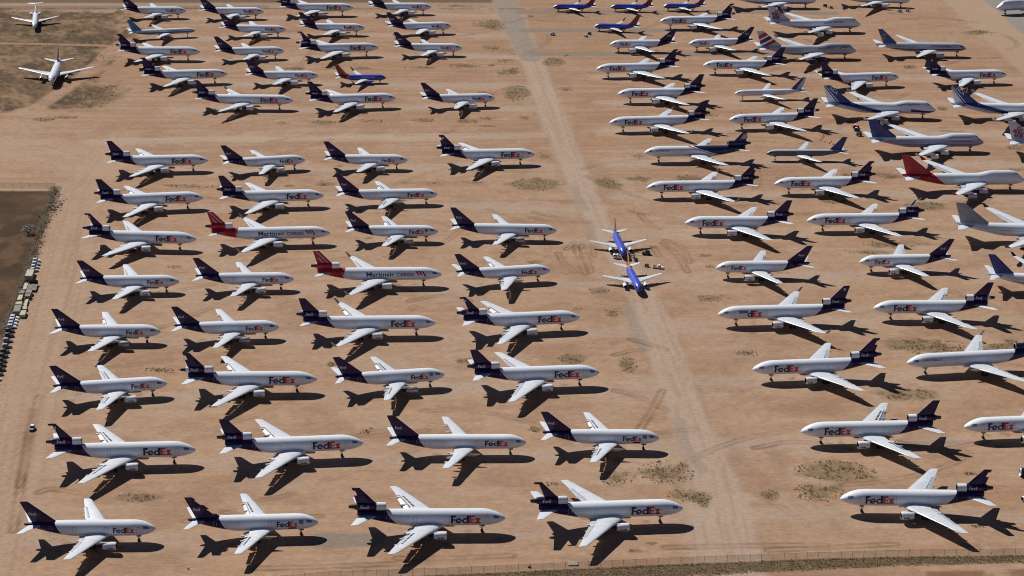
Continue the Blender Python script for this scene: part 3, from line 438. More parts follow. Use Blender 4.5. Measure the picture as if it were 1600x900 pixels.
# ---- liveries: cuts are lines in the side view (s, z)-(s, z); rule picks a paint from (s, y, z)
def side(p, q, s, z): return (q[0] - p[0]) * (z - p[1]) - (q[1] - p[1]) * (s - p[0])    # sign tells the side of line p-q
def livery(sp, liv):
    zt, zb, zc, L = sp['zc'] + sp['R'], sp['zc'] - sp['R'], sp['zc'], sp['L']
    if liv in ('cargo', 'martin', 'redtail', 'world_white'):
        c = {'cargo': sp.get('cut'), 'world_white': sp.get('cut'), 'martin': (46.8, 44.2), 'redtail': (51.5, 43.5)}[liv]
        P, Q = (c[0], zt), (c[1], zb); m = {'cargo': 'purple', 'martin': 'red', 'redtail': 'red', 'world_white': 'navy'}[liv]
        cuts = [(P, Q)]; mats = ['white', m]; rule = lambda s, y, z: 1 if s > P[0] + (Q[0] - P[0]) * (zt - z) / (zt - zb) else 0
        if liv == 'martin':   # a kink as in an arrow head
            P2, Q2 = (44.4, zc + .5), (48.2, zt); cuts.append((P2, Q2)); rule = lambda s, y, z: 1 if s > 46.0 - 1.2 * abs(z - zc) / 3 else 0; cuts = [((46.0, zc), (44.8, zt)), ((46.0, zc), (44.8, zb))]
        return cuts, mats, rule
    if liv == 'world_navy':
        P, Q = (27, zt + .3), (47, zb + .2); f = lambda s: P[1] + (Q[1] - P[1]) * (s - P[0]) / (Q[0] - P[0])
        cuts = [(P, Q), ((P[0], P[1] - .5), (Q[0], Q[1] - .5)), ((P[0], P[1] - .85), (Q[0], Q[1] - .85))]
        return cuts, ['white', 'navy', 'red'], lambda s, y, z: 1 if z > f(s) else 2 if f(s) - .85 < z < f(s) - .5 else 0
    if liv == 'blossom': return [((0, 4.7), (L, 5.3))], ['white', 'lav'], lambda s, y, z: 1 if z < 4.7 + .6 * s / L else 0
    if liv == 'ribbon': return [((0, 3.9), (L, 4.1))], ['pgrey', 'navy'], lambda s, y, z: 1 if z < 3.9 + .2 * s / L and s < 58 else 0
    if liv == 'southern': return [((0, zc - .55), (L, zc - .35)), ((0, zc - 1.25), (L, zc - 1.05))], ['pgrey', 'navy', 'lav'], lambda s, y, z: 0 if z > zc - .45 else 1 if (z > zc - 1.15 and s < 52) else 2
    if liv == 'nca':
        A, B_ = (66, 8.6), (30, 2.9); h = lambda s: 2.9 + (s - 30) * 5.7 / 36
        cuts = [((27, 3.3), (55, 10.0)), ((34, 2.7), (62, 9.0)), ((35.6, 2.7), (63.6, 9.0)), ((36.6, 2.7), (64.6, 9.0)), ((1, 4.6), (16, 6.3)), ((1, 3.4), (18, 4.7))]
        def rule(s, y, z):
            u = lambda a, b: a[1] + (s - a[0]) * (b[1] - a[1]) / (b[0] - a[0])
            if s > 26 and (u((34, 2.7), (62, 9.0)) < z < u((27, 3.3), (55, 10.0)) or u((36.6, 2.7), (64.6, 9.0)) < z < u((35.6, 2.7), (63.6, 9.0))): return 1
            if s < 15 and u((1, 3.4), (18, 4.7)) < z < u((1, 4.6), (16, 6.3)): return 1
            return 0
        return cuts, ['white', 'nblue'], rule
    if liv == 'gold_bird': return [((0, 7.6), (L, 7.9)), ((0, 4.95), (L, 5.15)), ((0, 4.75), (L, 4.95))], ['white', 'lav', 'nblue'], lambda s, y, z: 0 if z > 7.7 else (2 if 4.85 < z < 5.05 and s < 50 else 1)
    if liv == 'southwest': return [((0, 2.6), (24, 2.5)), ((22.2, 0), (24.4, 6)), ((23.4, 0), (25.6, 6)), ((0, 2.9), (3.2, 4.2))], ['blue', 'swred', 'orange', 'gold', 'white'], lambda s, y, z: (2 if s < 23.4 + (z - 0) * .37 else 1) if s > 22.2 + z * .37 else (3 if z < 2.55 else 0)
    if liv == 'bluered': return [((0, 2.75), (32, 3.6)), ((0, 2.9), (3.0, 4.6)), ((1.6, 0), (1.6, 8))], ['blue', 'swred', 'white'], lambda s, y, z: 1 if z < 2.75 + s * .0266 else (2 if s < 2.6 and z > 2.9 + s * .45 else 0)
    if liv == 'orangetail': return [((24.4, 0), (26.2, 6)), ((25.6, 0), (27.4, 6))], ['blue', 'orange', 'swred'], lambda s, y, z: 0 if s < 24.4 + z * .3 else (1 if s < 28 else 2)
    if liv == 'darktail': return [((24.4, 0), (26.2, 6))], ['blue', 'swred'], lambda s, y, z: 1 if s > 27 + z * .3 else 0
    if liv == 'steel': return [((0, 4.55), (L, 4.8)), ((0, 3.65), (L, 3.75))], ['white', 'steel', 'pgrey'], lambda s, y, z: 0 if z > 4.55 + .25 * s / L else (1 if z > 3.7 else 2)
    if liv == 'greybelly': return [((0, 5.75), (L, 5.75)), ((0, 3.4), (L, 3.5))], ['pgrey', 'slate', 'charcoal'], lambda s, y, z: 0 if z > 5.75 else (1 if z > 3.45 else 2)
    if liv == 'white757': return [((0, 3.6), (L, 3.8))], ['white', 'pgrey'], lambda s, y, z: 0 if z > 3.7 else 1
    if liv == 'navytail': return [((0, 4.4), (L, 5.2))], ['white', 'pgrey'], lambda s, y, z: 0 if z > 4.4 + .8 * s / L else 1
    if liv == 'greytail': return [((0, 5.6), (L, 6.4)), ((52, 3), (60, 9)), ((0, 5.0), (L, 7.4))], ['white', 'lav'], lambda s, y, z: 0
    return [((0, zc), (L, zc))], ['white', 'pgrey'], lambda s, y, z: 0 if z > zc - 1.4 else 1
def cutbm(bm, cuts, g):
    for (s0, z0), (s1, z1) in cuts:
        n = Vector((-(z1 - z0), 0, -(s1 - s0))).normalized()     # x = g - s
        bmesh.ops.bisect_plane(bm, geom=bm.verts[:] + bm.edges[:] + bm.faces[:], plane_co=(g - s0, 0, z0), plane_no=n, dist=1e-4)
@cached
def fuselage_mesh(ty, liv):
    sp = SP[ty]; g = gx(sp); L, Ln, St = sp['L'], sp['Ln'], sp['St']
    ss = [Ln * k for k in (.004, .03, .08, .15, .24, .35, .48, .62, .78, 1)] + list(np.arange(Ln + 2, St, 2.2)) + [St + (L - St) * k for k in (0, .1, .2, .3, .42, .54, .66, .78, .88, .96, 1)]
    mb = MB(); n = 30; rs = []
    for s in ss:
        r = []
        for j in range(n):
            a = 2 * math.pi * j / n; c = math.cos(a); ph = math.asin(max(-1, min(1, math.sin(a)))); y, z = skin(sp, s, ph); r.append((g - s, y if c > 0 else -y, z))
        rs.append(r)
    mb.rings(rs)
    cuts, mats, rule = livery(sp, liv); me = mb.mesh('fuselage', [M[m] for m in mats])
    bm = bmesh.new(); bm.from_mesh(me); cutbm(bm, cuts, g)
    for f in bm.faces:
        c = f.calc_center_median(); f.material_index = rule(g - c.x, c.y, c.z)
    bm.to_mesh(me); bm.free(); soft(me, 50); return me
AX = [0, .015, .06, .15, .3, .5, .7, 1.0]
def foil(s, c, y, z, t, cf=1.0, g=0):     # ring of a wing section
    up = []; lo = []
    for a in AX:
        x = min(a, 1) * cf; h = 5 * t * (.2969 * math.sqrt(x) - .126 * x - .3516 * x * x + .2843 * x ** 3 - .1015 * x ** 4) * c; cb = .06 * t * c * math.sin(math.pi * x)
        up.append((g - s - x * c, y, z + h + cb)); lo.append((g - s - x * c, y, z - h * .8 + cb))
    return up + lo[:0:-1]
def wing_at(w, y):
    pts = [(w['yr'], w['sr'], w['cr'], w['zr']), (w['yk'], w['sk'], w['ck'], w['zr'] + (w['zt'] - w['zr']) * (w['yk'] - w['yr']) / (w['hs'] - w['yr'])), (w['hs'], w['st'], w['ct'], w['zt'])]
    a, b = (pts[0], pts[1]) if y < w['yk'] else (pts[1], pts[2]); t = (y - a[0]) / (b[0] - a[0])
    return tuple(a[i] + (b[i] - a[i]) * t for i in (1, 2, 3))
CF = .79
def flap_spans(w): return [(w['yr'] * .95, w['yk'] - .5), (w['yk'] + .5, w['yr'] + (w['hs'] - w['yr']) * .70)]
@cached
def wing_mesh(ty, sd):
    sp = SP[ty]; w = sp['wing']; g = gx(sp); f = flap_spans(w); e = .03
    yl = [(w['yr'] * .3, CF), (f[0][1], CF), (f[0][1] + e, 1), (w['yk'], 1), (f[1][0] - e, 1), (f[1][0], CF), ((f[1][0] + f[1][1]) / 2, CF), (f[1][1], CF), (f[1][1] + e, 1), ((f[1][1] + w['hs']) / 2, 1), (w['hs'] - .5, 1), (w['hs'], 1)]
    rs = []
    for y, cf in yl:
        s, c, z = wing_at(w, y); t = .14 - .05 * (y / w['hs'])
        if y >= w['hs']: s += c * .22; c *= .74
        rs.append(foil(s, c, sd * y, z, t, cf, g))
    mb = MB(); mb.rings(rs, mif=lambda i, j: 1 if j in (0, 1, 2, 12, 13, 14) and i > 0 else 0); return mb.mesh('wing', [M['wing'], M['slat']], True)
@cached
def flap_mesh(ty, sd, k, deg):
    sp = SP[ty]; w = sp['wing']; g = gx(sp); y0, y1 = flap_spans(w)[k]; rs = []
    if k == 0: y0 = sp['R'] * 1.02
    for y in (y0 + .1, y1 - .1):
        s, c, z = wing_at(w, y); fc = c * (.25 if k else .22); gap = .06 + .018 * c * (deg > 8); s0 = s + c * CF + gap; z0 = z - (.03 * c if deg > 8 else 0.004 * c); r = []
        for (x, yy, zz) in foil(0, fc, sd * y, 0, .10, 1, 0):
            a = R(deg); xx = -x; r.append((g - s0 - (xx * math.cos(a) + zz * math.sin(a)), yy, z0 + zz * math.cos(a) - xx * math.sin(a)))
        rs.append(r)
    mb = MB(); mb.rings(rs); return mb.mesh('flap', [M['flapm']], True)
@cached
def fairing_mesh(ty, sd, y):
    sp = SP[ty]; w = sp['wing']; g = gx(sp); s, c, z = wing_at(w, y); a, b = s + c * .58, s + c * 1.13; mb = MB(); r = .22 + .03 * c
    mb.lathe([(g - (a + (b - a) * u), max(r * math.sin(math.pi * min(u * .8 + .05, 1)) ** .7, .03), 0) for u in (0, .12, .3, .5, .7, .88, 1)], (sd * y, z - .055 * c - .05), 8, cap=(True, True)); return mb.mesh('flap_fairing', [M['wing']], True)
@cached
def winglet_mesh(ty, sd, m):
    sp = SP[ty]; w = sp['wing']; g = gx(sp); h, out, c0, c1 = sp['wl']; s, c, z = wing_at(w, w['hs']); rs = []
    for k, (u, ch) in enumerate(((0, c0), (.12, c0 * .92), (1, c1))):
        sl = s + c * .98 - c0 + (.2 + (h * .85 + c0 - c1) * u * .85); x = foil(sl, ch, 0, 0, .09, 1, g)
        rs.append([(p[0], sd * (w['hs'] + .02 + out * u + .0 * k) + sd * p[2] * -(h / math.hypot(h, out)), z + h * u + p[2] * (out / math.hypot(h, out))) for p in x])
    mb = MB(); mb.rings(rs); return mb.mesh('winglet', [M[m]], True)
@cached
def engine_mesh(ty, k, m):
    sp = SP[ty]; y, s0, z, r, L = sp['eng'][k]; g = gx(sp); x = g - s0; mb = MB()
    mb.lathe([(x - .22 * L, .80 * r, 1), (x - .03, .84 * r, 2), (x, .90 * r, 2), (x - .035 * L, .95 * r, 0), (x - .16 * L, r, 0), (x - .5 * L, .99 * r, 0), (x - .80 * L, .90 * r, 0), (x - L, .78 * r, 3), (x - L, .72 * r, 3), (x - .9 * L, .70 * r, 3)], (0, 0), 22)
    return mb.mesh('engine', [M[m], M['dark'], M['slat'], M['exh']], True)
@cached
def fan_mesh(ty, k):
    sp = SP[ty]; y, s0, z, r, L = sp['eng'][k]; x = gx(sp) - s0 - .2 * L; mb = MB(); mb.lathe([(x, .82 * r, 0), (x - .02, .3 * r, 0), (x + .25 * r, .12 * r, 1), (x + .3 * r, .01, 1)], (0, 0), 18, cap=(False, True)); return mb.mesh('fan', [M['dark'], M['gear']], True)
@cached
def core_mesh(ty, k):
    sp = SP[ty]; y, s0, z, r, L = sp['eng'][k]; x = gx(sp) - s0; mb = MB(); mb.lathe([(x - .8 * L, .62 * r, 0), (x - 1.12 * L, .52 * r, 0), (x - 1.36 * L, .36 * r, 0), (x - 1.36 * L, .2 * r, 1), (x - 1.55 * L, .03, 1)], (0, 0), 16, cap=(False, True)); return mb.mesh('exhaust_cone', [M['exh'], M['dark']], True)
@cached
def pylon_mesh(ty, k, sd, bare):
    sp = SP[ty]; w = sp['wing']; y, s0, z, r, L = sp['eng'][k]; g = gx(sp); s, c, zw = wing_at(w, y); t = .22; zw -= .02 * c
    P = [(s0 + L * .30, z + r * .96), (s0 + L * 1.0, z + r * .62), (s0 + L * 1.4, z + r * .55), (s + c * .45, zw - .02 * c), (s + c * .02, zw + .05)]
    if bare: P = [(s0 + L * .35, z + r * .98), (s0 + L * .9, z + r * .35), (s0 + L * 1.4, z + r * .45), (s + c * .45, zw - .02 * c), (s + c * .02, zw + .05)]
    mb = MB(); mb.rings([[(g - a, sd * y + q, b) for a, b in P] for q in (-t, t)]); return mb.mesh('pylon', [M['metal'] if bare else M['wing']])
def fin_half(sp, s, z, fin):
    for (z0, l0, t0), (z1, l1, t1) in zip(fin[:-1], fin[1:]):
        if z0 - 1e-6 <= z <= z1 + 1e-6:
            u = (z - z0) / max(z1 - z0, 1e-6); le, te = l0 + u * (l1 - l0), t0 + u * (t1 - t0); c = te - le; x = min(max((s - le) / c, .02), 1); t = .10
            return 5 * t * (.2969 * math.sqrt(x) - .126 * x - .3516 * x * x + .2843 * x ** 3 - .1015 * x ** 4) * c
    return .1
def fin_secs(ty, var):
    f = SP[ty]['fin']
    if var == 'no_rudder' or var == 'slim':
        (z0, l0, t0), (z1, l1, t1), (z2, l2, t2) = f; d = 1.15 if var == 'no_rudder' else 2.2; u = .80 if var == 'no_rudder' else .86; zl = z1 + (z2 - z1) * u; ll = l1 + (l2 - l1) * u; tl = t1 + (t2 - t1) * u
        if var == 'slim': return [f[0], (z1, l1, t1 - d), (zl, ll, tl - d * .75), (zl + .02, ll, tl - .1), f[2]]
        zm = z1 + (z2 - z1) * .50; lm = l1 + (l2 - l1) * .50; tm = t1 + (t2 - t1) * .50
        return [f[0], (z1, l1, t1), (zm, lm, tm), (zm + .02, lm, tm - d), (zl, ll, tl - d * .85), (zl + .02, ll, tl - .2), f[2]]
    if var == 'nose_gone':      # leading edge taken off in steps
        (z0, l0, t0), (z2, l2, t2) = f; o = []
        for u, d in ((0, 0), (.18, 0), (.182, 1.3), (.42, 1.2), (.422, .1), (.62, .1), (.622, 1.0), (.86, .9), (.862, .1), (1, .1)): o.append((z0 + (z2 - z0) * u, l0 + (l2 - l0) * u + d, t0 + (t2 - t0) * u))
        return o
    if var == 'cropped':
        (z0, l0, t0), (z1, l1, t1), (z2, l2, t2) = f; u = .12; return [f[0], f[1], (z1 + (z2 - z1) * u, l1 + (l2 - l1) * u, t1 - .6)]
    return f
@cached
def fin_mesh(ty, var, liv):
    sp = SP[ty]; g = gx(sp); secs = fin_secs(ty, var); rs = []
    for z, le, te in secs:
        up = []; lo = []; c = te - le
        for a in AX:
            h = 5 * .10 * (.2969 * math.sqrt(a) - .126 * a - .3516 * a * a + .2843 * a ** 3 - .1015 * a ** 4) * c; up.append((g - le - a * c, h, z)); lo.append((g - le - a * c, -h, z))
        rs.append(up + lo[:0:-1])
    mb = MB(); mb.rings(rs); z0, z1 = secs[0][0], secs[-1][0]
    cuts, mats, rule = [], ['white'], lambda s, z: 0
    if liv == 'cargo' or liv == 'world_white': mats = ['purple' if liv == 'cargo' else 'navy']
    elif liv == 'world_navy': mats = ['navy']
    elif liv in ('martin', 'redtail'): mats = ['red']
    elif liv == 'ribbon':
        mats = ['pgrey', 'red', 'navy', 'white']; q = lambda s, z: z + .55 * (s - 58); lv = [10.8, 13.2, 14.6, 17.4, 18.6, 21.6]
        cuts = [((50, a + .55 * 8), (70, a - .55 * 12)) for a in lv]; rule = lambda s, z: (0, 1, 3, 2, 3, 1, 0)[sum(q(s, z) > a for a in lv)]
    elif liv == 'nca':
        mats = ['white', 'nblue']; (za, la, ta), (zb_, lb, tb) = secs[0], secs[-1]; cuts = [((lb + 3.3, zb_), (la + 7.6, za)), ((lb + 3.8, zb_), (la + 8.3, za)), ((lb + 4.5, zb_), (la + 9.4, za))]
        rule = lambda s, z: (1 if side(cuts[0][0], cuts[0][1], s, z) * K > 0 else (0 if side(cuts[1][0], cuts[1][1], s, z) * K > 0 else (1 if side(cuts[2][0], cuts[2][1], s, z) * K > 0 else 0))); K = 1 if side(cuts[0][0], cuts[0][1], la, za) > 0 else -1
    elif liv == 'southwest': mats = ['swred', 'orange']; cuts = [((30.6, 12.5), (24.6, 4.9)), ((31.3, 12.5), (25.6, 4.9))]; K2 = 1 if side(*cuts[1], 24, 6) > 0 else -1; rule = lambda s, z: 1 if side(*cuts[1], s, z) * K2 > 0 else 0
    elif liv == 'bluered': mats = ['swred']
    elif liv == 'orangetail': mats = ['orange']
    elif liv == 'darktail': mats = ['charcoal']
    elif liv == 'steel': mats = ['steel']
    elif liv in ('gold_bird', 'navytail', 'greybelly'): mats = ['nblue']
    elif liv == 'southern': mats = ['sblue2']
    elif liv == 'blossom': mats = ['pgrey', 'lav']; cuts = [((50, 10.2), (70, 10.2))]; rule = lambda s, z: 1 if z < 10.2 else 0
    elif liv == 'greytail': mats = ['grey']
    elif liv == 'white757': mats = ['pgrey', 'nblue']; cuts = [((43.2, 13.6), (38, 7.5)), ((44.6, 13.6), (40.6, 7.5))]; K3 = 1 if side(*cuts[1], 37, 8) > 0 else -1; rule = lambda s, z: 1 if side(*cuts[1], s, z) * K3 > 0 else 0
    elif liv == 'plain_dark': mats = ['charcoal']
    me = mb.mesh('fin', [M[m] for m in mats])
    if cuts:
        bm = bmesh.new(); bm.from_mesh(me); cutbm(bm, cuts, g)
        for f in bm.faces:
            c = f.calc_center_median(); f.material_index = rule(g - c.x, c.z)
        bm.to_mesh(me); bm.free()
    soft(me, 50); return me
@cached
def stab_mesh(ty, sd):
    sp = SP[ty]; t = sp['stab']; g = gx(sp); y0 = .25 if ty != 'B727' else .05
    mb = MB(); mb.rings([foil(t['sr'], t['cr'], sd * y0, t['z'], .10, 1, g), foil(t['st'], t['ct'], sd * (t['hs'] - .3), t['z'] + t['dz'], .09, 1, g), foil(t['st'] + .5, t['ct'] - .6, sd * t['hs'], t['z'] + t['dz'], .08, 1, g)]); return mb.mesh('tailplane', [M['wing']], True)
@cached
def tail_engine_mesh(ty, m0, m1, m2):
    sp = SP[ty]; s0, z, r = sp['te']; x = gx(sp) - s0; mb = MB()
    mb.lathe([(x - 1.2, r * .78, 3), (x - .03, r * .84, 4), (x, r * .91, 4), (x - .3, r * .97, 0), (x - 3.4, r, 1), (x - 6, r, 1), (x - 9.6, r * .96, 2), (x - 11.0, r * .80, 2), (x - 11.0, r * .62, 5), (x - 13.2, r * .42, 5), (x - 13.2, r * .34, 3), (x - 12, r * .3, 3)], (0, z), 22)
    return mb.mesh('tail_engine', [M[m0], M[m1], M[m2], M['dark'], M['slat'], M['exh']], True)
@cached
def side_engine_mesh(ty, sd):
    sp = SP[ty]; y, s0, z, r, L = sp['se']; x = gx(sp) - s0; mb = MB()
    mb.lathe([(x - .5, r * .75, 1), (x, r * .85, 0), (x - .4, r, 0), (x - L * .7, r, 0), (x - L, r * .7, 2), (x - L + .4, r * .6, 1)], (sd * y, z), 16)
    mb.box((x - L * .5, sd * (y - r * .9), z), (2.6, r * 1.4, .3)); return mb.mesh('engine', [M['white'], M['dark'], M['exh']], True)
@cached
def gear_mesh(ty, sd):
    sp = SP[ty]; g = gx(sp); mb = MB(); k = sp['R'] / 3.0
    if sd == 0:
        x = g - sp['ng']; mb.tube((x, 0, .45 * k), (x + .15, 0, sp['zc'] - sp['R'] + .6), .17 * k, .2 * k); mb.tube((x - .1, 0, 1.3 * k), (x - 1.6 * k, 0, sp['zc'] - sp['R'] + .5), .09 * k)
        mb.tube((x, -.55 * k, .55 * k), (x, .55 * k, .55 * k), .1 * k); mb.box((x + .25, .42 * k, sp['zc'] - sp['R'] - .1), (1.6 * k, .06, 1.0 * k)); mb.box((x + .25, -.42 * k, sp['zc'] - sp['R'] - .1), (1.6 * k, .06, 1.0 * k))
    else:
        x = g - sp['mg']; y = sd * sp['tr']; mb.tube((x, y, .6 * k), (x + .2, y * .98, sp['wing']['zr'] - .1), .24 * k, .28 * k); mb.tube((x, y, 1.4 * k), (x + .2, y * .55, sp['zc'] - sp['R'] + .5), .12 * k); mb.tube((x - .85 * k, y, .6 * k), (x + .85 * k, y, .6 * k), .14 * k)
        mb.box((x, y + sd * .75 * k, 2.2 * k), (1.7 * k, .08, 1.9 * k))
    return mb.mesh('gear', [M['gear']])
@cached
def wheels_mesh(ty, sd):
    sp = SP[ty]; g = gx(sp); mb = MB(); k = sp['R'] / 3.0; r = .60 * k if sd else .52 * k
    x0 = g - (sp['mg'] if sd else sp['ng']); y0 = sd * sp['tr']; tw = ty in ('B73G', 'B733', 'B727')
    for dx in ((-.8 * k, .8 * k) if sd and not tw else (0,)):
        for dy in (-.55 * k if sd else -.36 * k, .55 * k if sd else .36 * k): mb.tube((x0 + dx, y0 + dy - .2 * k, r), (x0 + dx, y0 + dy + .2 * k, r), r, n=14)
    if tw or not sd: mb.tube((x0, y0 - .5 * k, r), (x0, y0 + .5 * k, r), .12 * k, n=6)
    return mb.mesh('wheels', [M['tyre']], True)
@cached
def cockpit_mesh(ty, m, side_):
    sp = SP[ty]; g = gx(sp); mb = MB(); k = sp['R'] / 3.0; s0 = 2.1 * k + .2; up = 1.0 if 'hump' not in sp else 0
    for sd in (side_,):
        if up:
            gr = [[(s0 + a * 1.9 * k + .25 * k * b, R(24 + 24 * b - 5 * a)) for a in (0, .25, .5, .75, 1)] for b in (0, 1)]
            if True:
                front = [[(s0 - .25 * k + .45 * b * k, R(30 + 36 * b)) for b in (0, 1)], [(s0 - .05 * k + .45 * b * k, R(26 + 24 * b)) for b in (0, 1)]]
        else: gr = [[(4.4 + a * 1.7 + .2 * b, R(52 + 9 * b)) for a in (0, .33, .66, 1)] for b in (0, 1)]
        n = len(gr[0]); vs = []
        for row in gr:
            for s, p in row: y, z = skin(sp, s, p, .045); vs.append((g - s, sd * y, z))
        mb.add(vs, [(j, j + 1, n + j + 1, n + j) for j in range(n - 1)])
    return mb.mesh('cockpit_window', [M[m]], fix=False)
def skin_patch(ty, s0, s1, p0, p1, off, ns=4, np_=3, sds=(1, -1)):
    sp = SP[ty]; g = gx(sp); mb = MB()
    for sd in sds:
        vs = []
        for i in range(ns + 1):
            for j in range(np_ + 1):
                s = s0 + (s1 - s0) * i / ns; y, z = skin(sp, s, R(p0 + (p1 - p0) * j / np_), off); vs.append((g - s, sd * y, z))
        mb.add(vs, [(i * (np_ + 1) + j, i * (np_ + 1) + j + 1, (i + 1) * (np_ + 1) + j + 1, (i + 1) * (np_ + 1) + j) for i in range(ns) for j in range(np_)])
    return mb
@cached
def patch_mesh(ty, sd, name, s0, s1, p0, p1, m, off=.05): return skin_patch(ty, s0, s1, p0, p1, off, 4, 3, (sd,)).mesh(name, [M[m]], fix=False)
@cached
def windows_mesh(ty, sd):
    sp = SP[ty]; mb = MB(); s = sp['Ln'] * .8
    rows = [(8.0, s, sp['L'] * .86)] + ([(36, 8, 22)] if 'hump' in sp else [])
    for ph, a, b in rows:
        s = a
        while s < b:
            q = skin_patch(ty, s, s + .26, ph - 3.6, ph + 3.6, .02, 1, 1, (sd,)); mb.add(q.v, q.f); s += .52
    return mb.mesh('cabin_windows', [M['dkglass']], fix=False)
DOORS = (.72, .36, .60, .78)
@cached
def door_mesh(ty, sd, k):
    sp = SP[ty]; mb = MB(); L = sp['L']; s = sp['Ln'] * .72 if k == 0 else L * DOORS[k]
    for a, b, c, d in ((s, s + .09, -16, 28.9), (s + 1.06, s + 1.15, -16, 28.9), (s, s + 1.15, 29, 31)):
        q = skin_patch(ty, a, b, c, d, .018, 1, 4, (sd,)); mb.add(q.v, q.f)
    return mb.mesh('door', [M['seam']], fix=False)

# ---- lettering
def arc(cx, cy, R0, r0, a0, a1, n=14):
    P = []
    for k in range(n):
        a, b = R(a0 + (a1 - a0) * k / n), R(a0 + (a1 - a0) * (k + 1) / n)
        P.append([(cx + R0 * math.cos(a), cy + R0 * math.sin(a)), (cx + R0 * math.cos(b), cy + R0 * math.sin(b)), (cx + r0 * math.cos(b), cy + r0 * math.sin(b)), (cx + r0 * math.cos(a), cy + r0 * math.sin(a))])
    return P
def courier():          # the bold two-colour word, capitals one unit high
    P = []; A = lambda pts, m, dx=0: P.append(([(x + dx, y) for x, y in pts], m))
    A([(0, 0), (.23, 0), (.23, .80), (0, 1)], 0); A([(.23, .80), (.56, .80), (.56, 1), (0, 1)], 0); A([(.23, .40), (.50, .40), (.50, .59), (.23, .59)], 0)
    for q in arc(.36, .35, .36, .165, 8, 318): A(q, 0, .50)
    A([(.20, .27), (.705, .27), (.72, .40), (.20, .40)], 0, .50)
    for q in arc(.36, .35, .36, .165, 55, 305): A(q, 0, 1.24)
    A([(.50, 0), (.77, 0), (.77, 1), (.50, 1)], 0, 1.24)
    A([(0, 0), (.23, 0), (.23, 1), (0, 1)], 1, 2.03)
    for y0, y1, w in ((0, .2, .60), (.40, .59, .54), (.8, 1, .60)): A([(.23, y0), (w, y0), (w, y1), (.23, y1)], 1, 2.03)
    A([(0, 0), (.24, 0), (.36, .2), (.48, 0), (.74, 0), (.48, .36), (.71, .70), (.48, .70), (.37, .52), (.25, .70), (.01, .70), (.24, .36)], 1, 2.62)
    return P, 3.36
def font(txt, off=.03):
    cu = bpy.data.curves.new('t', 'FONT'); cu.body = txt; cu.offset = off; cu.resolution_u = 3; o = bpy.data.objects.new('t', cu); COL.objects.link(o)
    dg = bpy.context.evaluated_depsgraph_get(); me = bpy.data.meshes.new_from_object(o.evaluated_get(dg))
    P = [([tuple(me.vertices[v].co[:2]) for v in f.vertices], 0) for f in me.polygons]; bpy.data.objects.remove(o); bpy.data.meshes.remove(me); bpy.data.curves.remove(cu)
    xs_ = [x for q, _ in P for x, _y in q]; x0 = min(xs_); k = 1 / .70
    return [([((x - x0) * k, y * k) for x, y in q], m) for q, m in P], (max(xs_) - x0) * k
def letters(name, polys, mats, place, slices=0, sds=(-1,), vr=(-.3, 1.1)):
    bm = bmesh.new(); base = []
    for pts, m in polys:
        try: f = bm.faces.new([bm.verts.new((x, y, 0)) for x, y in pts]); f.material_index = m
        except ValueError: pass
    bmesh.ops.triangulate(bm, faces=bm.faces[:])
    for k in range(1, slices): bmesh.ops.bisect_plane(bm, geom=bm.verts[:] + bm.edges[:] + bm.faces[:], plane_co=(0, vr[0] + (vr[1] - vr[0]) * k / slices, 0), plane_no=(0, 1, 0))
    mb = MB(); bm.verts.index_update()
    for sd in sds: mb.add([place(v.co.x, v.co.y, sd) for v in bm.verts], [[v.index for v in f.verts] for f in bm.faces])
    mi = [f.material_index for f in bm.faces]; bm.free(); mb.m = (mi * len(sds))[:len(mb.f)]
    return mb.mesh(name, [M[m] for m in mats], fix=False)
def on_skin(ty, polys, wid, s_near, length, h, p0, mats, name='lettering', sd=-1):   # length along the cabin, h along the curve, p0 degrees of its foot
    sp = SP[ty]; g = gx(sp); k = length / wid; rr = sp['R']
    def place(u, v, sd):
        s = (s_near + length - u * k) if sd < 0 else (s_near + u * k); y, z = skin(sp, s, R(p0) + v * h / rr, .035); return (g - s, sd * y, z)
    return letters(name, polys, mats, place, 12, (sd,))
@cached
def logo_mesh(ty, sd, skip=False):
    P, w = courier(); P = [q for q in P if not skip or min(x for x, _ in q[0]) > 1.23]; a, b, h, p = SP[ty]['logo']; return on_skin(ty, P, w, a, b - a, h, p, ['fedp', 'fedr'], 'fuselage_lettering', sd)
@cached
def tail_logo_mesh(ty, var, sd_):
    P, w = courier(); sp = SP[ty]; g = gx(sp); f = sp['flogo']
    if f[0] == 'fin':
        _, s0, z0, L, h = f; fin = sp['fin']
        def place(u, v, sd):
            s = s0 - u * L / w if sd < 0 else s0 - L + u * L / w + .2; z = z0 + v * h; return (g - s, sd * (fin_half(sp, s, min(z, fin[-1][0]), fin) + .03), z)
        return letters('fin_lettering', P, ['offw', 'darkred'], place, 4, (sd_,))
    _, s0, s1, h = f; sx, zt, r = sp['te']
    def place(u, v, sd):
        L = s0 - s1; s = s0 - u * L / w if sd < 0 else s1 + u * L / w; p = R(-12) + v * h / r; return (g - s, sd * (r + .04) * math.cos(p), zt + (r + .04) * math.sin(p))
    return letters('tail_lettering', P, ['offw', 'darkred'], place, 6, (sd_,))
@cached
def nacelle_logo_mesh(ty, k, sd_):
    P, w = courier(); sp = SP[ty]; y, s0, z, r, L = sp['eng'][k]; g = gx(sp); ln = L * .50
    def place(u, v, sd):
        s = s0 + L * .66 - u * ln / w if sd < 0 else s0 + L * .16 + u * ln / w; p = R(-32) + v * .95 / r; return (g - s, sd * (r + .03) * math.cos(p), (r + .03) * math.sin(p))
    return letters('nacelle_lettering', P, ['charcoal', 'charcoal'], place, 6, (sd_,))
@cached
def title_mesh(ty, sd, txt, s, L, h, p, m, off=.012):
    P, w = font(txt, off); return on_skin(ty, P, w, s, L, h, p, [m], 'lettering', sd)
